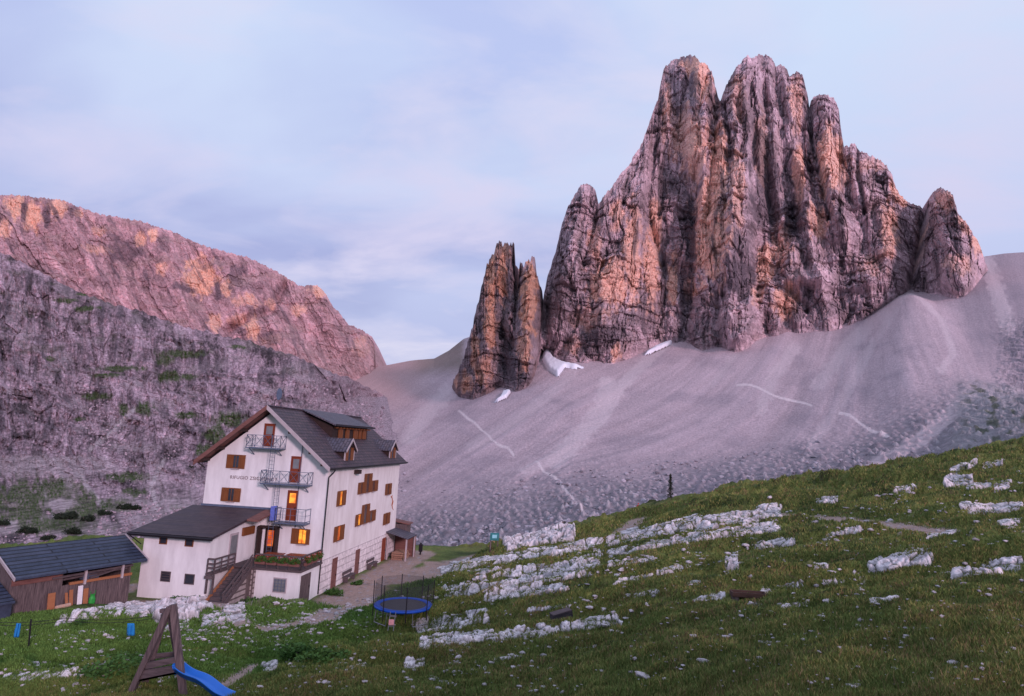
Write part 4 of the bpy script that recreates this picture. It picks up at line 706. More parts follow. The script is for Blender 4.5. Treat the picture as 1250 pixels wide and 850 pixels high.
for i, (x, y, r, sx, lb) in enumerate([(-3.0, -4.8, .75, 1.6, 'low bright green herbs growing left under the barred terrace window'), (-1.5, -4.7, .6, 1.8, 'low bright green herbs growing right under the barred terrace window'), (1.1, .9, .7, 1.3, 'green herb patch growing at the foot of the drainpipe'), (-6.6, -6.8, .5, 2.2, 'strip of green plants along the foot of the annex wall'), (-2.3, -5.6, .5, 1.8, 'green plants spilling over the bank towards the gravel path'), (1.4, 4.6, .5, 1., 'small green plant beside the brown cellar door')]):
    p = hw(x, y); shrub('herb_patch', p[0], p[1], float(gz(p[0], p[1])) - .05, r, 900, .16, LEAF, lb, 'plant', 'green herb patches round the hut', sx, .75, 10 + i)
for i, (u_, v_, r, lb) in enumerate([(137, 820, .75, 'dark bushy herbs right of the long white rock slab'), (372, 800, .6, 'broad leaved green plants on the lawn below the gravel path'), (395, 806, .5, 'small broad leaved plants right of the lawn herbs'), (100, 762, .35, 'bright green plants under the long pale rock ledge')]):
    p = h1(u_, v_); shrub('herb_patch', p[0], p[1], p[2] - .05, r, 900, .12, LEAF, lb, 'plant', 'green herb patches on the lawn', 1.5, .6, 30 + i)
for i, (u_, v_, rp, lb) in enumerate([(80, 630, 11, 'largest dark dwarf pine on the green slope above the shed'), (106, 633, 8, 'dark dwarf pine right of the largest one'), (128, 626, 6, 'small dark dwarf pine beside the debris gully'), (151, 619, 8, 'left one of two dark dwarf pines below the green ledge'), (166, 620, 6, 'right one of two dark dwarf pines below the green ledge'), (34, 647, 9, 'dark dwarf pine above the shed roof near the pale rubble'), (90, 648, 9, 'dark dwarf pine just above the middle of the shed roof'), (57, 656, 7, 'low dark dwarf pine close above the shed roof'), (3, 638, 7, 'dark dwarf pine at the very left of the green slope'), (236, 572, 7, 'dark dwarf pine left of the hut roof eave')]):
    D = hillside_D(u_, v_); P = pt(u_, v_, D - 3); r = rp * D / FPX * .95; shrub('dwarf_pine', P[0], P[1], P[2] - .4 * r, r, 1600, r * .22, PINE, lb, 'bush', 'dwarf pines on the left slope', 1.2, .85, 50 + i)
# flower boxes, terrace furniture
fb = empty('flower_box', (0, 0, 0), 0, label='planter of green leaves and red flowers on the terrace railing', cat='planter', group='flower boxes on the terrace railing')
m = MB(); m.box((-.4, -.1, 0), (.4, .1, .2)); m.build('box', RWOOD, fb); P, F = leaves(clump(.46, 420, 5, .95, .5, 1.0), .13, 5, 1.2); P[:, 2] += .15; npmesh('foliage', P, F, LEAF, None, False, fb)
P, F = leaves(clump(.46, 130, 6, .95, .5, 1.05), .09, 6, 1.2); P[:, 2] += .2; npmesh('flowers', P, F, FLOW, None, False, fb)
for i, (x, y, rz) in enumerate([(-3.0, -3.82, 0), (-2.1, -3.82, 0), (-1.2, -3.82, 0), (-.35, -3.82, 0), (.3, -3.0, rad(90)), (.3, -2.0, rad(90)), (.3, -1.0, rad(90))]):
    o = fb if i == 0 else copy_tree(fb); place(o, x, y, 2.72, rz); o['label'] = ['planter of green and red at the left end of the terrace front', 'second planter from the stairs on the terrace front', 'third planter from the stairs on the terrace front', 'planter beside the front corner of the terrace railing', 'planter on the terrace side rail nearest the corner', 'middle planter on the terrace side rail', 'planter on the terrace side rail next to the drainpipe'][i]
tb = empty('picnic_table', (0, 0, 0), 0, label='red brown table with benches on the terrace under the lit window', cat='table', group='tables on the terrace')
m = MB(); m.box((-.7, -.35, .7), (.7, .35, .76)); m.build('tabletop', DWOOD, tb)
for s in (-1, 1):
    m = MB(); m.box((-.7, s * .65 - .13, .42), (.7, s * .65 + .13, .47)); m.build('bench', DWOOD, tb)
    m = MB(); m.bar((s * .55, -.7, 0), (s * .55, -.2, .7), .07); m.bar((s * .55, .7, 0), (s * .55, .2, .7), .07); m.bar((s * .55, -.7, .42), (s * .55, .7, .42), .06); m.build('leg', DWOOD, tb)
t2_ = copy_tree(tb); t2_['label'] = 'red brown table with benches beside the glowing entrance door'; place(tb, -1.2, -1.7, 2.42); place(t2_, -2.9, -1.9, 2.42)
bn = empty('bench', (0, 0, 0), 0, label='short wooden bench against the stone base between the two cellar doors', cat='bench', group='benches along the hut wall')
m = MB(); m.box((-.22, -1, .42), (.22, 1, .48)); m.build('seat', GWOODH, bn); m = MB(); m.box((-.24, -1, .6), (-.19, 1, .85)); m.build('backrest', GWOODH, bn)
for s in (-1, 1): m = MB(); m.box((-.2, s * .8 - .05, 0), (.2, s * .8 + .05, .419)); m.bar((-.21, s * .8, .4), (-.21, s * .8, .8), .05); m.build('leg', GWOODH, bn)
b2_ = copy_tree(bn); b2_['label'] = 'wooden bench against the stone base beyond the second cellar door'; place(bn, .42, 5.4, -.06); place(b2_, .42, 11.2, -.06)
# wood shelter at the far corner
sh_ = empty('wood_shelter', hw(0, 0), YAW, label='small open lean-to shelter on posts at the far corner of the hut', cat='shelter')
m = MB(); m.prism([(.1, 15.6, 2.75), (2.5, 15.6, 2.15), (2.5, 15.6, 2.07), (.1, 15.6, 2.67)], (0, 3.4, 0)); m.build('roof', SLATE2, sh_)
for x, y in ((2.3, 15.8), (2.3, 18.8), (.3, 15.75)): m = MB(); m.bar((x, y, -.4), (x, y, 2.1), .14); m.build('post', PALEW, sh_)
m = MB(); m.box((.12, 18.9, -.3), (2.4, 18.98, 2.1)); m.build('back_wall', RWOOD, sh_)
m = MB(); m.prism([(-.6, 19.0, 3.5), (1.5, 19.0, 3.2), (1.5, 19.0, 3.1), (-.6, 19.0, 3.4)], (0, 1.6, 0)); m.build('upper_roof', RWOOD, sh_); m = MB(); m.box((-.5, 19.1, -.5), (1.3, 20.4, 3.1)); m.build('back_store', GWOOD, sh_)
lg = MB(); g = random.Random(4)
for k in range(46): y = 16.1 + .21 * (k % 12) + .1 * (k // 12 % 2); z = -.05 + .2 * (k // 12); lg.bar((.7, y, z), (1.9 + g.uniform(-.1, .1), y, z), .19, n=7)
t = tag(lg.build('firewood_stack', mat('firewood', (.30, .17, .12), .9, 6, .4, .4), None), 'stack of split firewood under the lean-to shelter', 'firewood'); t.location = HP; t.rotation_euler = (0, 0, YAW)
tp = h1(513, 677); m = MB(); m.bar((0, 0, -.3), (0, 0, 1.25), .2, n=8); m.box((-.2, -.16, .3), (.2, .16, 1.1)); t = tag(m.build('waste_bin', DMET, None, bevel=.02), 'dark narrow bin standing behind the firewood shelter', 'bin'); p = hw(4.2, 18.5); t.location = tuple(tp)
print('hut extras', round(time.time() - T0, 1))
# ------------------------------------------------------------------ shed
SR = pt(157, 722, 45.); SLp = pt(6, 757, 38.6); ex = SR - SLp; LEN = float(np.hypot(ex[0], ex[1])); AZ = math.atan2(ex[1], ex[0])
sd_ = empty('shed', (SLp[0], SLp[1], -12.5), AZ, label='old weathered plank shed with dark blue tiled roof left of the hut', cat='shed')
zr = SR[2] + 12.5; zr = max(-.2, min(.9, zr))
m = MB(); g = random.Random(9); x = 0
while x < LEN:
    w_ = g.uniform(.16, .26); zt = 3.0 if x < LEN * .38 else 2.3; m.box((x + .006, -g.uniform(0, .03), -.8), (min(LEN, x + w_), .05, zt + g.uniform(-.04, .04))); x += w_
m.box((0, .05, -.8), (LEN, .08, 2.2)); m.box((0, .08, -.8), (.08, 4.4, 3.1)); m.box((LEN - .08, .08, -.8), (LEN, 4.4, 3.1)); m.box((0, 4.4, -.8), (LEN, 4.5, 3.1)); m.prism([(0.0, .1, 3.1), (0.0, 4.4, 3.1), (0.0, 2.3, 4.3)], (.06, 0, 0)); m.prism([(LEN - .06, .1, 3.1), (LEN - .06, 4.4, 3.1), (LEN - .06, 2.3, 4.3)], (.06, 0, 0)); m.build('plank_wall', GWOOD, sd_)
m = MB(); sl_ = (4.0 - 2.45) / 2.9
m.prism([(-.1, -.55, 3.15), (-.1, 2.35, 4.5), (-.1, 2.35, 4.62), (-.1, -.55, 3.27)], (LEN + .8, 0, 0)); m.prism([(-.1, 5.2, 3.15), (-.1, 2.36, 4.5), (-.1, 2.36, 4.62), (-.1, 5.2, 3.27)], (LEN + .8, 0, 0)); rf = m.build('roof', BLUEROOF, sd_)
for xx in (-.16, LEN + .7): m = MB(); m.prism([(xx, -.6, 3.13), (xx, 2.35, 4.5), (xx, 2.35, 4.68), (xx, -.6, 3.31)], (.07, 0, 0)); m.build('verge_board', PALEW, rf)
m = MB(); m.box((0, -.1, 2.75), (LEN * .38, -.06, 3.1)); m.build('upper_boarding', RWOOD, sd_)
m = MB(); m.box((LEN * .45, -.12, 2.28), (LEN, .02, 2.44)); m.build('shelf', OWOOD, sd_)
m = MB(); m.bar((LEN * .3, -.1, 2.85), (LEN, -.08, 2.95), .12); m.bar((LEN * .62, -.02, 2.5), (LEN * .98, -.02, 3.0), .1); m.bar((LEN * .4, .3, 2.6), (LEN * .97, .2, 2.75), .12); m.build('beam', GWOODH, sd_)
for xx in (LEN * .57, LEN * .9): m = MB(); m.bar((xx, -.16, 2.2), (xx, -.16, 3.2), .13); m.build('post', PALEW, sd_)
m = MB(); m.box((LEN * .58, .2, 2.4), (LEN * .72, .6, 2.8)); m.build('crate', METAL, sd_)
m = MB(); m.prism([(-3, -.9, -.8), (-3, -.9, 2.0), (-3, .9, 2.7), (-3, .9, -.8)], (2.8, 0, 0)); m.prism([(-3.1, -1.1, 2.0), (-3.1, .9, 2.8), (-3.1, .9, 2.9), (-3.1, -1.1, 2.1)], (2.95, 0, 0)); m.build('lean_to', BLUEROOF, sd_)
def onshed(px_u, w_, h_, mt, name, label, cat, tilt=.12, z0=None, th=.05, grp=None, build=None):
    # distance along the shed's long wall for that pixel column
    r = ray(px_u, 735); ca, sa = math.cos(AZ), math.sin(AZ); A_ = np.array([[r[0], -ca], [r[1], -sa]]); s_ = np.linalg.solve(A_, [SLp[0], SLp[1]])[1]
    p = np.array([SLp[0] + ca * s_ + sa * .25, SLp[1] + sa * s_ - ca * .25]); zg = float(gz(p[0], p[1]))
    if build: m = build()
    else:
        m = MB(); m.prism([(-w_ / 2, 0, 0), (w_ / 2, 0, 0), (w_ / 2, tilt, h_), (-w_ / 2, tilt, h_)], (0, -th, 0))
    o = tag(m.build(name, mt, None, bevel=.008), label, cat, grp); o.location = (p[0] , p[1], zg - .03 if z0 is None else -12.5 + z0); o.rotation_euler = (0, 0, AZ); return o
onshed(60, .42, 1.0, OWOOD, 'plywood_board', 'upright orange plywood board leaning on the shed wall', 'board')
onshed(94, .3, 1.15, mat('white_sheet', (.72, .68, .72), .7, 4, .1, .1), 'insulation_panel', 'narrow white panel leaning on the shed wall', 'panel')
onshed(101, .3, .95, OWOOD, 'plank', 'orange plank leaning between white panel and green bag', 'plank')
onshed(84, .22, .95, OWOOD, 'plank', 'pale split plank leaning left of the white panel', 'plank', .2)
onshed(79, .16, .8, OWOOD, 'plank', 'short rough plank leftmost of those leaning on the shed', 'plank', .25)
def bagm():
    m = MB(); n = 10
    R_ = [(.16, 0), (.2, .12), (.2, .35), (.13, .5), (.16, .62)]; idx = []
    for r_, z_ in R_: idx.append(len(m.v)); m.v += [(math.cos(k * .6283) * r_, math.sin(k * .6283) * r_ * .7 - .1, z_) for k in range(n)]
    for a, b in zip(idx, idx[1:]): m.f += [(a + k, a + (k + 1) % n, b + (k + 1) % n, b + k) for k in range(n)]
    m.f.append(tuple(range(n))); m.f.append(tuple(range(idx[-1], idx[-1] + n))); m.bar((-.12, -.1, .6), (-.16, -.1, .85), .03, n=5); m.bar((.12, -.1, .6), (.16, -.1, .85), .03, n=5); return m
onshed(108, 0, 0, mat('green_plastic', (.03, .30, .05), .5, 4, .2, .1), 'garbage_bag', 'bright green bag standing against the shed', 'bag', build=bagm)
def logm():
    m = MB(); m.bar((-.2, -.25, .12), (.25, -.15, .12), .24, n=9); return m
for q, lb in ((68, 'short log lying by the orange plywood board'), (76, 'pale cut log lying in front of the split planks')): onshed(q, 0, 0, mat('cut_log', (.5, .33, .26), .8, 6, .3, .3), 'log', lb, 'log', grp='logs in front of the shed', build=logm)
# ------------------------------------------------------------------ playground slide tower
p0 = h1(190, 848); TZ = p0[2]
tw = empty('slide_tower', (p0[0], p0[1], TZ), rad(4), label='weathered wooden A-frame play tower with crossboards', cat='play tower')
k = p0[1] / FPX     # metres per pixel there
def tpx(u_, v_, dy=0): q = pt(u_, v_, p0[1] + dy) - p0; c, s = math.cos(-rad(4)), math.sin(-rad(4)); return (q[0] * c - q[1] * s, q[0] * s + q[1] * c, q[2])
for a, b, w_ in ((tpx(150, 868), tpx(208, 741), .17), (tpx(226, 868), tpx(211, 738), .16), (tpx(172, 850, .9), tpx(203, 744, .35), .14), (tpx(219, 820, .9), tpx(206, 744, .35), .12)):
    m = MB(); m.bar(a, b, w_, w_ * .8); m.build('leg', GWOOD, tw, bevel=.01)
m = MB(); m.bar(tpx(178, 813, -.02), tpx(221, 804, -.02), .06, .14); m.build('crossboard', GWOODH, tw)
m = MB(); m.bar(tpx(182, 802, .9), tpx(219, 798, .9), .05, .12); m.build('crossboard', GWOODH, tw)
m = MB(); a = tpx(166, 833, -.03); b = tpx(220, 822, -.03); c_ = tpx(170, 819, -.03); d_ = tpx(219, 812, -.03); m.prism([a, b, d_, c_], (0, .06, 0)); m.build('side_board', GWOODH, tw)
m = MB(); m.prism([a, b, tpx(219, 815, .9), tpx(172, 826, .9)], (0, 0, .05)); m.build('platform', GWOODH, tw)
m = MB(); m.bar(tpx(196, 746, .15), tpx(216, 744, .15), .1, .1); m.build('top_beam', GWOODH, tw)
sldm = mat('blue_plastic', (.015, .16, .62), .3, 2, .08, 0, spec=.5)
N_ = 26; prof = [(-.26, .16), (-.25, .16), (-.2, 0), (0, -.03), (.2, 0), (.25, .16), (.26, .16)]; V_ = []
A0 = np.array(tpx(217, 819, .1)); A1 = np.array(tpx(280, 856, -.7)); 
dirn = A1 - A0; hd = np.array([dirn[0], dirn[1], 0]); hd /= np.linalg.norm(hd); sdv = np.array([-hd[1], hd[0], 0])
for i in range(N_):
    t = i / (N_ - 1); c = A0 + dirn * t; c[2] = A0[2] + dirn[2] * (t + .09 * math.sin(t * 9.4)) + .03
    for a_, b_ in prof: V_.append(c + sdv * a_ * .65 + np.array([0, 0, b_ * .65]))
F_ = gridfaces(N_, len(prof)); V_ = np.array(V_); V2 = V_ + [0, 0, -.02]
sld = npmesh('slide', V_, F_, sldm, None, True); sld.parent = tw; so_ = sld.modifiers.new('s', 'SOLIDIFY'); so_.thickness = .03
m = MB(); m.bar(tpx(216, 819, .2), tpx(216, 812, .0), .22, n=10); m.build('slide_mount', sldm, tw)
# clothesline
q0 = h1(35, 792); Dl = q0[1]; cl = empty('clothesline', q0, 0, label='thin clothesline strung across the lawn in front of the shed', cat='clothesline')
def lpx(u_, v_, D=Dl): return tuple(pt(u_, v_, D) - q0)
m = MB(); m.bar((0, 0, -.2), lpx(38, 756), .06, n=6); m.build('post', DMET, cl); m = MB(); e_ = pt(196, 790, Dl); m.bar((e_[0] - q0[0], 0, float(gz(e_[0], Dl)) - q0[2] - .1), lpx(197, 750), .06, n=6); m.build('post', DMET, cl)
m = MB()
for dv in (0, 3.5):
    pts_ = [lpx(uu, 757 + dv + 4 * math.sin(math.pi * ((uu + 30) % 110) / 110) - (uu / 200) * 6) for uu in range(-30, 198, 12)]
    for a, b in zip(pts_, pts_[1:]): m.bar(a, b, .018, n=4)
m.build('wire', DMET, cl)
blc = mat('blue_towel', (.02, .22, .55), .85, 5, .25, .3)
for (ua, va, ub_, vb_, sk, lb) in ((155.5, 761, 164, 776, 0, 'bright blue cloth pegged on the clothesline near the play tower'), (20, 761, 25.5, 778, -3, 'darker blue narrow cloth hanging at the left end of the clothesline')):
    nu, nv = 8, 8; V_ = []
    for j in range(nv):
        for i in range(nu): q = pt(ua + (ub_ - ua) * i / (nu - 1) + sk * j / (nv - 1), va + (vb_ - va) * j / (nv - 1), Dl - .04 + .05 * math.sin(i * 1.7 + j * .3)); V_.append(q)
    o = npmesh('cloth', np.array(V_), gridfaces(nv, nu), blc, None, True); tag(o, lb, 'cloth'); s_ = o.modifiers.new('s', 'SOLIDIFY'); s_.thickness = .02
# ------------------------------------------------------------------ trampoline
tc_ = h1(491, 757); tr = empty('trampoline', (tc_[0], tc_[1], tc_[2]), 0, label='round trampoline with blue rim pad and dark safety net', cat='trampoline')
R1, R0, H_ = 1.82, 1.45, .95; n = 40; tr.scale = [34. * tc_[1] / FPX / 1.85] * 3; print('tramp', tc_, tr.scale[0])
def ring(z, r): return [(math.cos(2 * math.pi * k / n) * r, math.sin(2 * math.pi * k / n) * r, z) for k in range(n)]
m = MB(); m.v = ring(H_, R1) + ring(H_ + .04, (R1 + R0) / 2) + ring(H_, R0) + ring(H_ - .06, R0) + ring(H_ - .12, R1)
for a in range(5): b = (a + 1) % 5; m.f += [(a * n + k, a * n + (k + 1) % n, b * n + (k + 1) % n, b * n + k) for k in range(n)]
m.build('rim_pad', mat('blue_pad', (.008, .07, .42), .5, 4, .15, .1), tr, True)
m = MB(); m.v = ring(H_ - .03, R0 + .02); m.f = [tuple(range(n))]; m.build('jump_mat', mat('jump_mat', (.055, .05, .06), .7, 4, .1, 0), tr)
GAL = mat('galvanised_tube', (.25, .25, .28), .35, 4, .1, 0, metal=.6)
for k in range(4):
    a = k * math.pi / 2 + .5; a2 = a + .65; p = [(math.cos(a) * R1 * .95, math.sin(a) * R1 * .95, H_ - .1), (math.cos(a) * R1, math.sin(a) * R1, .06), (math.cos(a2) * R1, math.sin(a2) * R1, .06), (math.cos(a2) * R1 * .95, math.sin(a2) * R1 * .95, H_ - .1)]
    m = MB()
    for q, w_ in zip(p, p[1:]): m.bar(q, w_, .05, n=6)
    m.build('leg', GAL, tr)
for k in range(8):
    a = k * math.pi / 4 + .25; m = MB(); m.bar((math.cos(a) * R1 * 1.02, math.sin(a) * R1 * 1.02, .3), (math.cos(a) * R1 * 1.04, math.sin(a) * R1 * 1.04, 2.4), .06, n=6); m.build('net_pole', DMET, tr)
nm, nt_, bb = newmat('safety_net'); bb.inputs['Base Color'].default_value = (.03, .028, .035, 1); bb.inputs['Roughness'].default_value = .9; bb.inputs['Alpha'].default_value = .32
V_ = []
for j in range(7):
    for k in range(49): a = 2 * math.pi * k / 48 + .25; rr_ = R1 * (1.0 - .035 * abs(math.sin(4 * (a - .25)))); V_.append((math.cos(a) * rr_, math.sin(a) * rr_, H_ + 1.4 * j / 6))
npmesh('net', np.array(V_), gridfaces(7, 49), nm, None, True, tr)
m = MB(); yb_ = -R1 - .08
for s in (-1, 1): m.bar((-.3 + s * .16, yb_ - .45, 0), (-.3 + s * .16, yb_, H_), .04, n=6)
for z in (.25, .5, .75): m.bar((-.46, yb_ - .45 * (1 - z / H_), z), (-.14, yb_ - .45 * (1 - z / H_), z), .05, .1)
m.build('ladder', GAL, tr); m = MB(); m.box((-.45, yb_ - .42, .32), (-.15, yb_ - .36, .62)); m.build('notice', mat('pink_notice', (.75, .35, .38), .5, 8, .2, 0), tr)
# ------------------------------------------------------------------ sign, bench, crate, little tree, walker
p = h1(602, 672); sg = empty('trail_sign', p, rad(5), label='small teal trail sign on a wooden post beside the gravel path', cat='sign')
kk = p[1] / FPX; m = MB(); m.bar((-.35 * kk * 10, 0, -.3), (-.35 * kk * 10, 0, 20 * kk), .12); m.bar((.5 * kk * 10, 0, -.3), (.5 * kk * 10, 0, 19 * kk), .1); m.build('post', GWOOD, sg)
m = MB(); m.box((-4.5 * kk, -.1, 11.5 * kk), (6 * kk, -.05, 20 * kk)); bd = m.build('board', mat('teal_board', (.02, .16, .17), .5, 4, .3, 0), sg); m = MB(); m.box((-2 * kk, -.115, 14 * kk), (3.6 * kk, -.102, 18 * kk)); m.build('notice', mat('notice_sheet', (.25, .55, .62), .5, 4, .2, 0), bd)
p = h1(914, 729); kk = p[1] / FPX; bq = empty('wooden_trough', p, rad(-3), label='low dark brown wooden trough lying on the grassy slope', cat='trough')
L_ = 20 * kk; m = MB(); m.box((-L_, -.18, .02), (L_, -.14, .15)); m.box((-L_, .14, .02), (L_, .18, .16)); m.box((-L_, -.14, .0), (L_, .14, .05)); m.box((-L_, -.14, .05), (-L_ + .04, .14, .14)); m.box((L_ - .04, -.14, .05), (L_, .14, .14)); m.build('trough_body', mat('dark_planks', (.075, .042, .035), .9, 3, .4, .4, stretch=(.7, 5, 5)), bq)
for s in (-1, 1): m = MB(); m.box((s * L_ * .8 - .06, -.22, -.15), (s * L_ * .8 + .06, .22, -.002)); m.build('leg', GWOOD, bq)
p = h1(686, 757); kk = p[1] / FPX; cr = empty('wooden_crate', p, rad(20), label='grey black wooden crate lying tilted between pale rocks', cat='crate'); cr.rotation_euler = (0, rad(-12), rad(20))
m = MB(); s_ = 12 * kk
for k in range(4): m.box((-s_, -.5 * s_, .03 + k * .19 * s_), (s_, -.45 * s_, .03 + k * .19 * s_ + .15 * s_)); m.box((-s_, .45 * s_, .03 + k * .19 * s_), (s_, .5 * s_, .03 + k * .19 * s_ + .15 * s_))
m.box((-s_, -.5 * s_, 0), (s_, .5 * s_, .03)); m.box((-s_, -.45 * s_, .02), (-s_ * .94, .45 * s_, .75 * s_)); m.box((s_ * .94, -.45 * s_, .02), (s_, .45 * s_, .75 * s_)); m.build('slat_sides', mat('black_planks', (.05, .042, .05), .9, 3, .4, .4), cr); m = MB(); m.box((-s_, -.5 * s_, .78 * s_), (s_, .5 * s_, .84 * s_)); m.build('lid', GWOODH, cr)
D = 88.; p = pt(818, 628, D); zg = float(gz(p[0], p[1])); tt = empty('small_conifer', (p[0], p[1], zg), 0, label='lone thin young conifer standing on the ridge of the meadow', cat='tree')
m = MB(); m.bar((0, 0, -.3), (.03, 0, 3.5), .11, n=6)
for k in range(14): z = .5 + k * .2; a = k * 2.4; l = (3.5 - z) * .17 + .08; m.bar((0, 0, z), (math.cos(a) * l, math.sin(a) * l, z - .05), .03, n=4)
m.build('trunk', GWOOD, tt); g = np.random.default_rng(3); z = g.uniform(.35, 3.5, 1100); a = g.uniform(0, 6.28, 1100); r = g.uniform(.2, 1, 1100) ** .6 * ((3.6 - z) * .17 + .05) * (.6 + .5 * np.sin(z * 9 + a)); P, F = leaves(np.stack([np.cos(a) * r, np.sin(a) * r, z], 1), .16, 8, .2); npmesh('crown', P, F, CON, None, False, tt)
# a walker in a red jacket just over the brow: one continuous skinned body
best = None
for D in np.arange(60, 125, .5):
    p = pt(779, 631, D); zb = float(gz(p[0], p[1])); vt_ = proj(np.array([p[0], p[1], zb + 1.78]))[1]; e = abs(vt_ - 614.5) + (99 if D < 90 else 0)
    if best is None or e < best[0]: best = (e, D, p, zb)
e, D, p, zb = best
print('walker at', D, zb)
me = bpy.data.meshes.new('person'); V_ = [(0, 0, .95), (0, 0, 1.2), (0, 0, 1.42), (0, 0, 1.52), (0, 0, 1.66), (-.1, 0, .9), (-.12, .1, .5), (-.12, -.05, .07), (-.12, .1, .04), (.1, 0, .9), (.12, -.1, .5), (.12, -.2, .08), (.12, -.05, .04), (-.2, 0, 1.4), (-.27, .03, 1.14), (-.24, .18, .95), (-.23, .24, .88), (.2, 0, 1.4), (.27, -.02, 1.14), (.25, .12, .93), (.24, .18, .86)]
E_ = [(0, 1), (1, 2), (2, 3), (3, 4), (0, 5), (5, 6), (6, 7), (7, 8), (0, 9), (9, 10), (10, 11), (11, 12), (2, 13), (13, 14), (14, 15), (15, 16), (2, 17), (17, 18), (18, 19), (19, 20)]
RD = [.14, .14, .15, .055, .1, .09, .065, .045, .035, .09, .065, .045, .035, .07, .05, .04, .035, .07, .05, .04, .035]
me.from_pydata(V_, E_, []); po = bpy.data.objects.new('person', me); COL.objects.link(po); sk = po.modifiers.new('skin', 'SKIN')
for i, q in enumerate(me.skin_vertices[0].data): q.radius = (RD[i], RD[i]); q.use_root = (i == 0)
ss_ = po.modifiers.new('sub', 'SUBSURF'); ss_.levels = 1; ss_.render_levels = 2; bpy.context.view_layer.update()
m2 = bpy.data.meshes.new_from_object(po.evaluated_get(bpy.context.evaluated_depsgraph_get())); po.modifiers.clear(); po.data = m2; m2.materials.clear()
for c in (mat('red_jacket', (.62, .02, .025), .8, 5, .2, .1), mat('dark_trousers', (.03, .03, .04), .9, 5, .2, .1), mat('skin', (.5, .28, .2), .6, 5, .1, 0)): m2.materials.append(c)
for f in m2.polygons: zc = f.center.z; f.material_index = 2 if zc > 1.53 or (zc < .93 and abs(f.center.x) > .2) else (0 if zc > .86 else 1)
po.location = (p[0], p[1], zb); po.rotation_euler = (0, 0, rad(160)); tag(po, 'person in a red jacket walking at the end of the gravel path', 'person')
m = MB(); bmh = bmesh.new(); bmesh.ops.create_uvsphere(bmh, u_segments=10, v_segments=8, radius=.115); mh = bpy.data.meshes.new('hat'); bmh.to_mesh(mh); bmh.free(); mh.materials.append(m2.materials[0]); ho = bpy.data.objects.new('hat', mh); COL.objects.link(ho); ho.parent = po; ho.location = (0, .01, 1.72); ho.scale = (1, 1, .7)
print('things', round(time.time() - T0, 1))
# ------------------------------------------------------------------ limestone outcrops: real raised slabs grown out of the ground where each stands
ROCK = vmat('limestone', 3.2, .9, .08, var=.28)
def outcrop(u0, v0, u1, v1, th, H, label, seed, cat='rock', cov=.0):
    """jointed limestone pavement: flat-topped blocks of uneven height with joints coloured dark for soil and shade, laid out on the ground in metres"""
    us = np.linspace(u0, u1, 9); vs = np.linspace(v0, v1, 9); A = hit(us, vs - th * .5); B = hit(us, vs + th * .5); A = A[~np.isnan(A[:, 0])]; B = B[~np.isnan(B[:, 0])]
    if len(A) < 2 or len(B) < 2: return
    Mx = np.concatenate([A, B]); k_ = float(np.median(Mx[:, 1])) / FPX; res = max(.035, .9 * k_)
    x0_, x1_ = Mx[:, 0].min() - .3, Mx[:, 0].max() + .3; y0_, y1_ = np.percentile(Mx[:, 1], 2) - 1.5, np.percentile(Mx[:, 1], 98) + 1.5
    nx_, ny_ = int((x1_ - x0_) / res) + 2, int((y1_ - y0_) / (res * 1.3)) + 2
    if nx_ * ny_ > 260000: f = math.sqrt(nx_ * ny_ / 260000); nx_, ny_ = int(nx_ / f), int(ny_ / f)
    X, Y = np.meshgrid(np.linspace(x0_, x1_, nx_), np.linspace(y1_, y0_, ny_)); Z0 = gz(X, Y); pu, pv = proj(np.stack([X, Y, Z0], -1))
    s = (pu - u0) / (u1 - u0 + 1e-6); vc = v0 + (v1 - v0) * np.clip(s, 0, 1); T = (pv - vc) / (th * .5)
    edge = ss(-.02, .10, s) * (1 - ss(.9, 1.02, s)) * (1 - ss(.55, 1.25, np.abs(T))); L_ = max(.35, 14 * k_)     # joint spacing follows the size of the outcrop
    wx = X + .25 * L_ * fbm(X / L_, Y / L_, 2, seed); wy = Y + .35 * X * 0 + .25 * L_ * fbm(X / L_, Y / L_, 2, seed + 1)
    f1, f2, idc = cell(wx / L_, wy / (L_ * 1.5), seed + 2); g1, g2, idd = cell(wx / (L_ * .38), wy / (L_ * .6), seed + 3)
    n0 = fbm(X / (L_ * 2.2), Y / (L_ * 3.2), 4, seed + 4); n1 = fbm(X / (L_ * .3), Y / (L_ * .4), 4, seed + 5)
    field = edge * 1.2 + 1.2 * n0 - .55 + cov + .5 * (idc - .5)
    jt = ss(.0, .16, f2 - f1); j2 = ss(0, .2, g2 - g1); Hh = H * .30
    h = Hh * (ss(-.05, .5, field) * (.35 + .8 * idc + .35 * (idd - .5)) * (.25 + .75 * jt) * (.75 + .25 * j2) + .14 * n1) - .02
    h = np.where(field < -.03, -.2, h); P = np.stack([X, Y, Z0 + h], -1)
    kp = (field[:-1, :-1] > -.1) | (field[1:, 1:] > -.1) | (field[1:, :-1] > -.1) | (field[:-1, 1:] > -.1); kp &= (edge[:-1, :-1] > .01)
    c = np.zeros(X.shape + (3,)) + np.array([.60, .56, .585]); c *= (1 + .25 * n1 + .35 * (idc - .5) + .2 * (idd - .5))[..., None]; c = mixc(c, (.055, .055, .04), (1 - jt) * .9); c = mixc(c, (.16, .15, .15), (1 - j2) * .6)  # joint colour holds dark soil plus painted shade under the block fronts
    c = mixc(c, (.24, .22, .24), ss(.0, .4, fbm(X / (L_ * .7), Y / (L_ * .5), 4, seed + 6)) * .7); c = mixc(c, (.07, .085, .035), ss(.14, -.03, field) * .9)
    F = gridfaces(*X.shape, kp)
    if len(F) == 0: return
    o = npmesh('rock_outcrop', P.reshape(-1, 3), F, ROCK, c.reshape(-1, 3), False); tag(o, label, cat, 'pale limestone outcrops in the meadow')
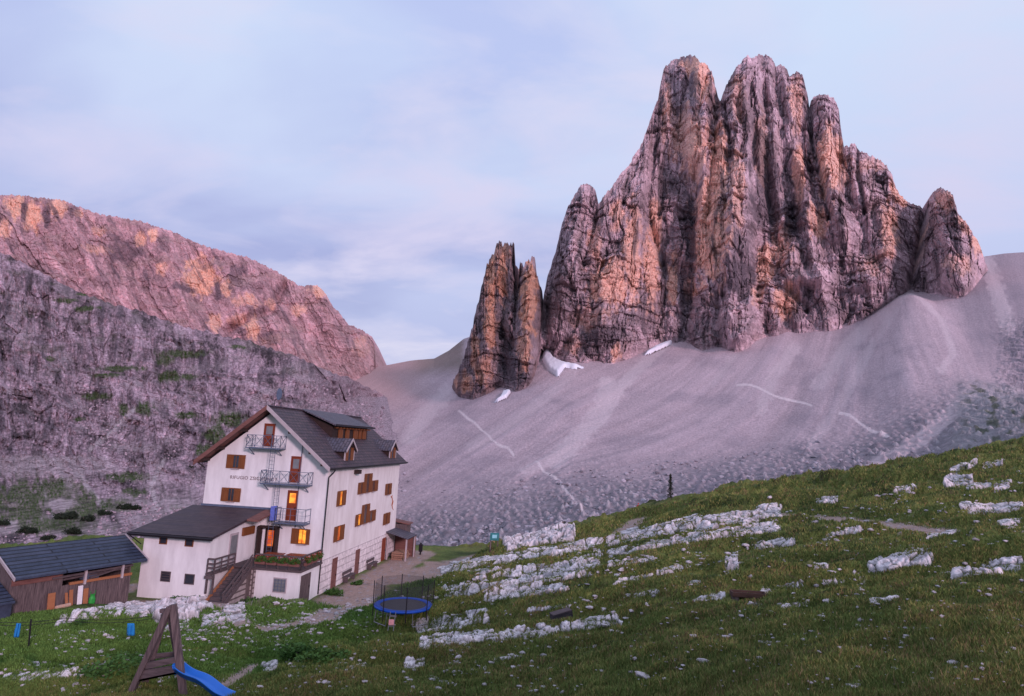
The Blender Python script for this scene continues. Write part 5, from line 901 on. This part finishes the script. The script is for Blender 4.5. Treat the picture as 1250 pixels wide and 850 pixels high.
OC = [(533, 696, 735, 662, 13, .55, 'long pale limestone ledge bordering the gravel path above the trampoline'), (575, 704, 740, 686, 13, .5, 'second pale limestone ledge below the gravel path'), (610, 712, 722, 698, 12, .5, 'broken limestone pavement in the middle of the rocky field'), (536, 722, 668, 714, 15, .5, 'flat limestone ledge to the right of the trampoline net'), (585, 731, 700, 716, 12, .5, 'broad cracked limestone slab below the pavement'),
      (498, 767, 600, 752, 19, .45, 'rough boulder heap right of the trampoline feet'), (508, 787, 605, 774, 15, .4, 'low limestone hump on the lawn below the boulder heap'), (590, 780, 757, 758, 13, .45, 'long limestone rib crossing the lower meadow'), (640, 746, 700, 739, 6, .3, 'thin pale ledge just above the wooden crate'), (612, 664, 705, 650, 20, 1.5, 'tall white limestone knoll next to the teal trail sign'),
      (735, 662, 858, 636, 15, .7, 'long limestone rib rising along the gravel path'), (850, 640, 958, 622, 18, .7, 'bright limestone ledge at the start of the upper footpath'), (740, 676, 850, 656, 9, .5, 'narrow limestone rib below the rising ledge'), (840, 657, 956, 642, 13, .6, 'stepped limestone slabs below the upper footpath'), (918, 668, 974, 660, 10, .45, 'small limestone ledge under the footpath'), (740, 690, 800, 682, 8, .4, 'low white rocks at the right end of the pavement'),
      (1004, 656, 1056, 645, 8, .4, 'narrow pale slab below the middle of the footpath'), (1054, 694, 1142, 681, 15, .5, 'large pale slab sloping in the right meadow'), (1080, 684, 1130, 672, 8, .4, 'small slab lying above the large pale slab'), (994, 612, 1024, 609, 8, .5, 'small pale rock cluster on the upper meadow'), (1150, 590, 1190, 586, 14, 1.3, 'big grey boulder on the upper right slope'), (1178, 594, 1212, 593, 8, .6, 'flat slab right of the big grey boulder'), (1212, 596, 1234, 592, 12, .7, 'rounded boulder near the right edge of the meadow'), (1158, 578, 1196, 562, 11, .7, 'grey rock face above the big boulder'), (1198, 570, 1226, 565, 8, .6, 'flat grey rock on the brow of the meadow'),
      (1176, 625, 1250, 617, 13, .6, 'sloping grey slab at the right edge'), (1170, 618, 1206, 620, 8, .5, 'pale boulder left of the sloping grey slab'), (1160, 704, 1252, 690, 11, .45, 'dark streaked ledge low on the right slope'), (1195, 692, 1250, 684, 9, .4, 'grey broken rocks above the dark streaked ledge'), (926, 722, 982, 713, 9, .35, 'white stones in a line right of the wooden trough'), (842, 732, 886, 728, 8, .3, 'white stones in the grass left of the wooden trough'), (838, 713, 856, 712, 6, .25, 'small white slab above the line of stones'),
      (884, 688, 902, 686, 16, .6, 'rounded white boulder standing alone in the green hollow'), (914, 776, 936, 774, 6, .14, 'flat white slab in the foreground grass'), (922, 785, 946, 784, 5, .12, 'lower of two thin white slabs in the foreground grass'), (992, 693, 1012, 691, 9, .35, 'grey rock pile left of the large pale slab'), (1004, 711, 1034, 709, 6, .3, 'low pale stones in the middle of the right meadow'), (492, 812, 520, 810, 13, .35, 'grey rock cluster at the bottom of the lawn'), (520, 826, 560, 838, 6, .2, 'slanting white stone slabs near the bottom'), (66, 758, 152, 744, 15, .6, 'long pale rock ledge in front of the shed'), (150, 746, 262, 737, 17, .8, 'white rock hump in front of the annex'), (0, 831, 118, 820, 13, .3, 'long white rock slab low at the left'), (0, 819, 50, 817, 4, .15, 'thin white rock strip above the long slab'),
      (196, 768, 232, 762, 12, .5, 'rough pale rock beside the play tower top'), (318, 816, 340, 814, 13, .35, 'little pointed white rock on the lawn'), (255, 762, 300, 752, 12, .4, 'rubble bank below the wooden stairs'), (826, 640, 832, 640, 6, .5, 'white stone beside the young conifer'), (560, 686, 640, 676, 6, .35, 'row of low pale stones along the near side of the gravel path'), (1040, 700, 1052, 699, 5, .3, 'small white stone left of the sloping slab'), (655, 700, 740, 674, 10, .5, 'upper right corner of the limestone pavement'),
      (186, 752, 246, 745, 26, 1.5, 'big white boulder mass behind the top of the play tower'), (244, 762, 276, 752, 14, .6, 'jumbled stones on the bank left of the gravel path'), (270, 748, 300, 740, 10, .6, 'rough stone steps rising to the wooden staircase'), (745, 712, 800, 702, 6, .3, 'thin pale stone line in the middle of the meadow'), (800, 700, 846, 690, 6, .3, 'row of low white stones left of the rounded boulder'), (770, 728, 806, 722, 6, .25, 'small white stones between crate and trough'), (952, 742, 990, 736, 6, .2, 'low grey stones under the wooden trough'), (1060, 735, 1100, 728, 6, .22, 'thin grey slab below the large pale slab'),
      (1130, 655, 1170, 648, 6, .35, 'grey stones at the right end of the footpath'), (1090, 598, 1120, 594, 6, .4, 'small grey rocks on the brow left of the big boulder'), (905, 640, 930, 634, 6, .5, 'pale rocks directly above the footpath'), (1216, 640, 1250, 636, 7, .35, 'grey stones near the right edge below the sloping slab'), (600, 806, 640, 800, 6, .2, 'short row of pale stones low in the meadow'), (700, 792, 730, 788, 5, .18, 'flat grey stone low in the middle meadow'), (640, 664, 668, 660, 8, .7, 'rocks at the foot of the tall white knoll'), (420, 818, 450, 812, 6, .2, 'small pale stones at the bottom of the lawn')]
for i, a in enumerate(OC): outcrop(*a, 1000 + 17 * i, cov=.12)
print('outcrops', round(time.time() - T0, 1))
# loose rocks, each an object of its own
protos = []
for k in range(8):
    bm = bmesh.new(); bmesh.ops.create_icosphere(bm, subdivisions=3, radius=.5); g = np.random.default_rng(k); pl = [(lambda d: (d / np.linalg.norm(d), g.uniform(.28, .42)))(g.normal(size=3)) for _ in range(11)]
    for v_ in bm.verts:
        p = np.array(v_.co)
        for nrm, dd in pl:
            t = p @ nrm - dd
            if t > 0: p = p - nrm * t * .92
        v_.co = p * [1.25, 1, .62] * (1 + .05 * math.sin(9 * p[0] + k) * math.cos(8 * p[1]))
    me = bpy.data.meshes.new('loose_rock'); bm.to_mesh(me); bm.free(); c4 = np.ones((len(me.vertices), 4), np.float32); c4[:, :3] = np.array([.52, .47, .50]) * g.uniform(.75, 1.1); at = me.color_attributes.new('Col', 'FLOAT_COLOR', 'POINT'); at.data.foreach_set('color', c4.ravel()); me.materials.append(ROCK); protos.append(me)
g = np.random.default_rng(42); px_ = []
for k in range(190):
    u_ = g.uniform(300, 1250); t_ = g.uniform() ; lo = polyl([(300, 770), (600, 690), (900, 640), (1250, 590)], u_); px_.append((u_, lo + (835 - lo) * t_ ** 1.7, g.uniform(2, 5.5) * (1.3 if g.uniform() < .1 else 1)))
for k in range(50): px_.append((g.uniform(200, 340), g.uniform(742, 790), g.uniform(1.5, 5)))
px_ += [(735, 820, 8), (858, 808, 13), (783, 826, 17), (702, 842, 6), (655, 772, 10), (738, 765, 14), (593, 818, 9), (560, 803, 12), (545, 834, 6), (600, 810, 7), (1012, 735, 12), (790, 740, 8), (846, 778, 12), (1048, 765, 7), (720, 742, 9), (1165, 810, 14), (905, 752, 8), (420, 840, 5), (30, 838, 9), (75, 780, 6), (265, 775, 7), (245, 770, 8), (230, 778, 6), (825, 692, 10), (905, 688, 6), (965, 625, 5), (1015, 700, 8), (1110, 625, 6), (1088, 605, 7), (940, 612, 7), (1025, 700, 5), (650, 835, 4)]
for k, (u_, v_, s_) in enumerate(px_):
    p = h1(u_, v_)
    if np.isnan(p[0]): continue
    a_, b_ = inhouse(p[0], p[1])
    if -11.5 < a_ < 1.5 and -6.6 < b_ < 20: continue
    o = bpy.data.objects.new('loose_rock', protos[k % 8]); COL.objects.link(o); sz = s_ * p[1] / FPX; o.scale = (sz * g.uniform(.8, 1.3), sz * g.uniform(.7, 1.1), sz * g.uniform(.5, .9)); o.location = (p[0], p[1], float(gz(p[0], p[1])) + sz * .08); o.rotation_euler = (g.uniform(-.25, .25), g.uniform(-.25, .25), g.uniform(0, 6.28)); tag(o, 'pale limestone rock lying loose in the grass', 'rock', 'loose rocks in the meadow')
# hundreds more small stones in the turf, too many to single out
n = 4200; u_ = g.uniform(0, 1250, n); lo = polyl([(0, 770), (300, 770), (600, 690), (900, 635), (1250, 575)], u_); v_ = lo + (848 - lo) * g.uniform(0, 1, n) ** 1.6; q_ = fbm(u_ / 70, v_ / 22, 3, 88); ok = q_ + g.uniform(-.3, .3, n) > .04; ue = g.uniform(235, 385, 260); ve = polyl([(235, 752), (310, 752), (385, 748)], ue) + g.uniform(-14, 24, 260); PP = hit(np.concatenate([u_[ok], ue]), np.concatenate([v_[ok], ve])); PP = PP[~np.isnan(PP[:, 0])]; a_, b_ = inhouse(PP[:, 0], PP[:, 1]); PP = PP[~((a_ > -11.5) & (a_ < 1.5) & (b_ > -6.6) & (b_ < 20))]
bm = bmesh.new(); bmesh.ops.create_icosphere(bm, subdivisions=1, radius=.5); bv = np.array([q.co[:] for q in bm.verts]); bf = np.array([[q.index for q in f_.verts] for f_ in bm.faces]); bm.free()
m_ = len(PP); PP[:, 2] += .03; sz = PP[:, 1] / FPX * (1.8 + 4.2 * g.uniform(0, 1, m_) ** 3); V_ = PP[:, None, :] + bv[None] * (sz[:, None] * g.uniform(.7, 1.4, (m_, 3)) * [1.3, 1, .6])[:, None, :] * g.uniform(.7, 1.25, (m_, len(bv), 1)); Cc = np.repeat((np.array([.50, .46, .49]) * g.uniform(.6, 1.15, (m_, 1)))[:, None, :], len(bv), 1); F_ = (bf[None] + (np.arange(m_) * len(bv))[:, None, None]).reshape(-1, 3)
tag(npmesh('scattered_stones', V_.reshape(-1, 3), F_, ROCK, Cc.reshape(-1, 3), False), 'small pale stones scattered through the turf of the meadow', 'stones', None, 'stuff')
# boulder field at the foot of the scree
n = 15000; u_ = g.uniform(420, 1290, n); top_ = polyl([(420, 560), (560, 590), (700, 575), (850, 560), (1000, 540), (1130, 520), (1290, 490)], u_); bot_ = polyl(SC_BOT, u_); f = g.uniform(0, 1, n); v_ = bot_ + (top_ - bot_) * f ** 1.3
sel = g.uniform(0, 1, n) < .35 + .65 * (f < .55); u_, v_, f = u_[sel], v_[sel], f[sel]; ub2 = np.linspace(380, 1350, 300); vv, DD = sheet_uv(SC_U, SC_TOP, SC_BOT, SC_W, SC_D, ub2, np.linspace(0, 1, 200))
ci = np.clip(((u_ - 380) / 970 * 299).round().astype(int), 0, 299); Dv = np.array([np.interp(-b, -vv[:, c], DD[:, c]) for b, c in zip(v_, ci)]); P = pt(u_, v_, Dv - .5)
bm = bmesh.new(); bmesh.ops.create_icosphere(bm, subdivisions=1, radius=1); bv = np.array([q.co[:] for q in bm.verts]); bf = np.array([[q.index for q in f_.verts] for f_ in bm.faces]); bm.free()
sz = (g.uniform(0, 1, len(u_)) ** 5 * 1.3 + .2) * (1 + (g.uniform(0, 1, len(u_)) < .012) * 1.2); sh3 = sz[:, None] * g.uniform(.6, 1.3, (len(u_), 3)) * [1, 1, .7]
V_ = P[:, None, :] + bv[None] * sh3[:, None, :] * g.uniform(.65, 1.25, (len(u_), len(bv), 1)); Cc = np.repeat((np.array([.30, .28, .32]) * g.uniform(.55, 1.35, (len(u_), 1)))[:, None, :], len(bv), 1); F_ = (bf[None] + (np.arange(len(u_)) * len(bv))[:, None, None]).reshape(-1, 3)
tag(npmesh('boulder_field', V_.reshape(-1, 3), F_, ROCK, Cc.reshape(-1, 3), False), 'grey boulder field covering the foot of the scree slope', 'rubble', None, 'stuff')
# rubble on the left hillside
n = 9000; u_ = g.uniform(-20, 470, n); v_ = polyl([(p_[0], p_[1] + 12) for p_ in HL_TOP], u_) + g.uniform(0, 1, n) ** .8 * (660 - polyl(HL_TOP, u_)); ub2 = np.linspace(-90, 472, 200); vv, DD = sheet_uv(HL_U, HL_TOP, HL_BOT, HL_W, HL_D, ub2, np.linspace(0, 1, 200)); ci = np.clip(((u_ + 90) / 562 * 199).round().astype(int), 0, 199)
ms_ = ell(u_, v_, hg, 630, .75, 7) < .3; u_, v_, ci = u_[ms_], v_[ms_], ci[ms_]; Dv = np.array([np.interp(-b, -vv[:, c], DD[:, c]) for b, c in zip(v_, ci)]); P = pt(u_, v_, Dv - 4.5 * ss(80, 250, Dv) * 1.); sz = Dv / FPX * g.uniform(.5, 1.8, len(u_)); sh3 = sz[:, None] * g.uniform(.6, 1.3, (len(u_), 3))
V_ = P[:, None, :] + bv[None] * sh3[:, None, :] * g.uniform(.6, 1.3, (len(u_), len(bv), 1)); Cc = np.repeat((np.array([.33, .26, .30]) * g.uniform(.5, 1.4, (len(u_), 1)))[:, None, :], len(bv), 1); F_ = (bf[None] + (np.arange(len(u_)) * len(bv))[:, None, None]).reshape(-1, 3)
tag(npmesh('rubble', V_.reshape(-1, 3), F_, ROCK, Cc.reshape(-1, 3), False), 'broken rock rubble strewn over the left hillside', 'rubble', None, 'stuff')
print('rocks', round(time.time() - T0, 1))
# ------------------------------------------------------------------ grass: real blades, dense near the viewpoint and as tufts farther off
gm_, nt, b = newmat('grass_blades'); L = nt.links; at = nd(nt, 'ShaderNodeAttribute', attribute_name='Col'); L.new(at.outputs['Color'], b.inputs['Base Color']); b.inputs['Roughness'].default_value = .8; b.inputs['Specular IOR Level'].default_value = .15
g = np.random.default_rng(77)
def blades(u_, v_, hscale, nper, seed, wpx):
    P = hit(u_, v_); P = P[~np.isnan(P[:, 0])]; X, Y = P[:, 0], P[:, 1]; pmk = np.zeros(len(X))
    for p, w in PATHS: pmk = np.maximum(pmk, segdist(X, Y, p) < w * .95)
    a_, b_ = inhouse(X, Y); ok = (pmk < .5) & ~((a_ > -11.2) & (a_ < .6) & (b_ > -6.5) & (b_ < 19)) & ~((a_ > -6) & (a_ < .6) & (b_ > -7.3) & (b_ < 0)); X, Y = X[ok], Y[ok]
    n = len(X) * nper; D = np.repeat(Y, nper); tr_ = .02 + .0045 * D; X = np.repeat(X, nper) + g.normal(size=n) * tr_; Y = D + g.normal(size=n) * tr_ * 1.5; Zz = gz(X, Y) - .01
    hgt = hscale(D) * g.uniform(.45, 1.25, n) * (1 + .5 * fbm(X / 1.3, Y / 1.1, 3, 5)); w = wpx * D / FPX * g.uniform(.6, 1.3, n); an = g.uniform(0, 6.28, n); ld = g.uniform(.15, .65, n) * hgt; la = g.uniform(0, 6.28, n) 
    dx, dy = np.cos(an) * w / 2, np.sin(an) * w / 2; lx_, ly_ = np.cos(la) * ld, np.sin(la) * ld
    V = np.stack([np.stack([X - dx, Y - dy, Zz], 1), np.stack([X + dx, Y + dy, Zz], 1), np.stack([X + dx * .7 + lx_ * .35, Y + dy * .7 + ly_ * .35, Zz + hgt * .6], 1), np.stack([X + lx_, Y + ly_, Zz + hgt], 1), np.stack([X - dx * .7 + lx_ * .35, Y - dy * .7 + ly_ * .35, Zz + hgt * .6], 1)], 1)
    t = g.uniform(0, 1, n) + .5 * fbm(X / 2.2, Y / 1.5, 4, 52) ; c = np.array([.135, .180, .05]) * g.uniform(.6, 1.4, (n, 1)); c = np.where((t > .72)[:, None], np.array([.27, .24, .085]) * g.uniform(.6, 1.3, (n, 1)), c); c = np.where((t > 1.0)[:, None], np.array([.28, .18, .10]) * g.uniform(.6, 1.3, (n, 1)), c)
    lw = ss(0, 6, -X - 2) * ss(15, 22, Y); c = c * (1 - lw[:, None]) + np.array([.11, .20, .045]) * g.uniform(.6, 1.4, (n, 1)) * lw[:, None]
    return V.reshape(-1, 3), np.repeat(c, 5, 0)
N1 = 140000; u_ = g.uniform(-130, 1400, N1); v_ = 905 - (905 - polyl([(0, 750), (450, 735), (600, 668), (750, 630), (900, 594), (1050, 568), (1250, 538)], u_)) * g.uniform(0, 1, N1) ** .95
Va, Ca = blades(u_, v_, lambda D: np.interp(D, [4, 10, 20, 45, 90], [.06, .075, .10, .17, .30]), 6, 1, 1.0)
F5 = np.arange(len(Va)).reshape(-1, 5); tri = np.concatenate([F5[:, [0, 1, 2]], F5[:, [0, 2, 4]], F5[:, [4, 2, 3]]])
tag(npmesh('meadow_grass', Va, tri, gm_, Ca, False), 'short alpine grass covering the meadow', 'grass', None, 'stuff')
# dry stalks and pale seed heads close to the viewpoint
N2 = 1500; u_ = g.uniform(500, 1290, N2); v_ = g.uniform(700, 900, N2); Vb, Cb = blades(u_, v_, lambda D: np.interp(D, [4, 10, 20], [.13, .14, .13]), 2, 2, .8); Cb = np.array([.26, .19, .10]) * g.uniform(.6, 1.2, (len(Cb) // 5, 1)).repeat(5, 0)
F5 = np.arange(len(Vb)).reshape(-1, 5); tri = np.concatenate([F5[:, [0, 1, 2]], F5[:, [0, 2, 4]], F5[:, [4, 2, 3]]]); tag(npmesh('dry_grass', Vb, tri, gm_, Cb, False), 'dry straw coloured stalks among the meadow grass', 'grass', None, 'stuff')
print('done', round(time.time() - T0, 1))
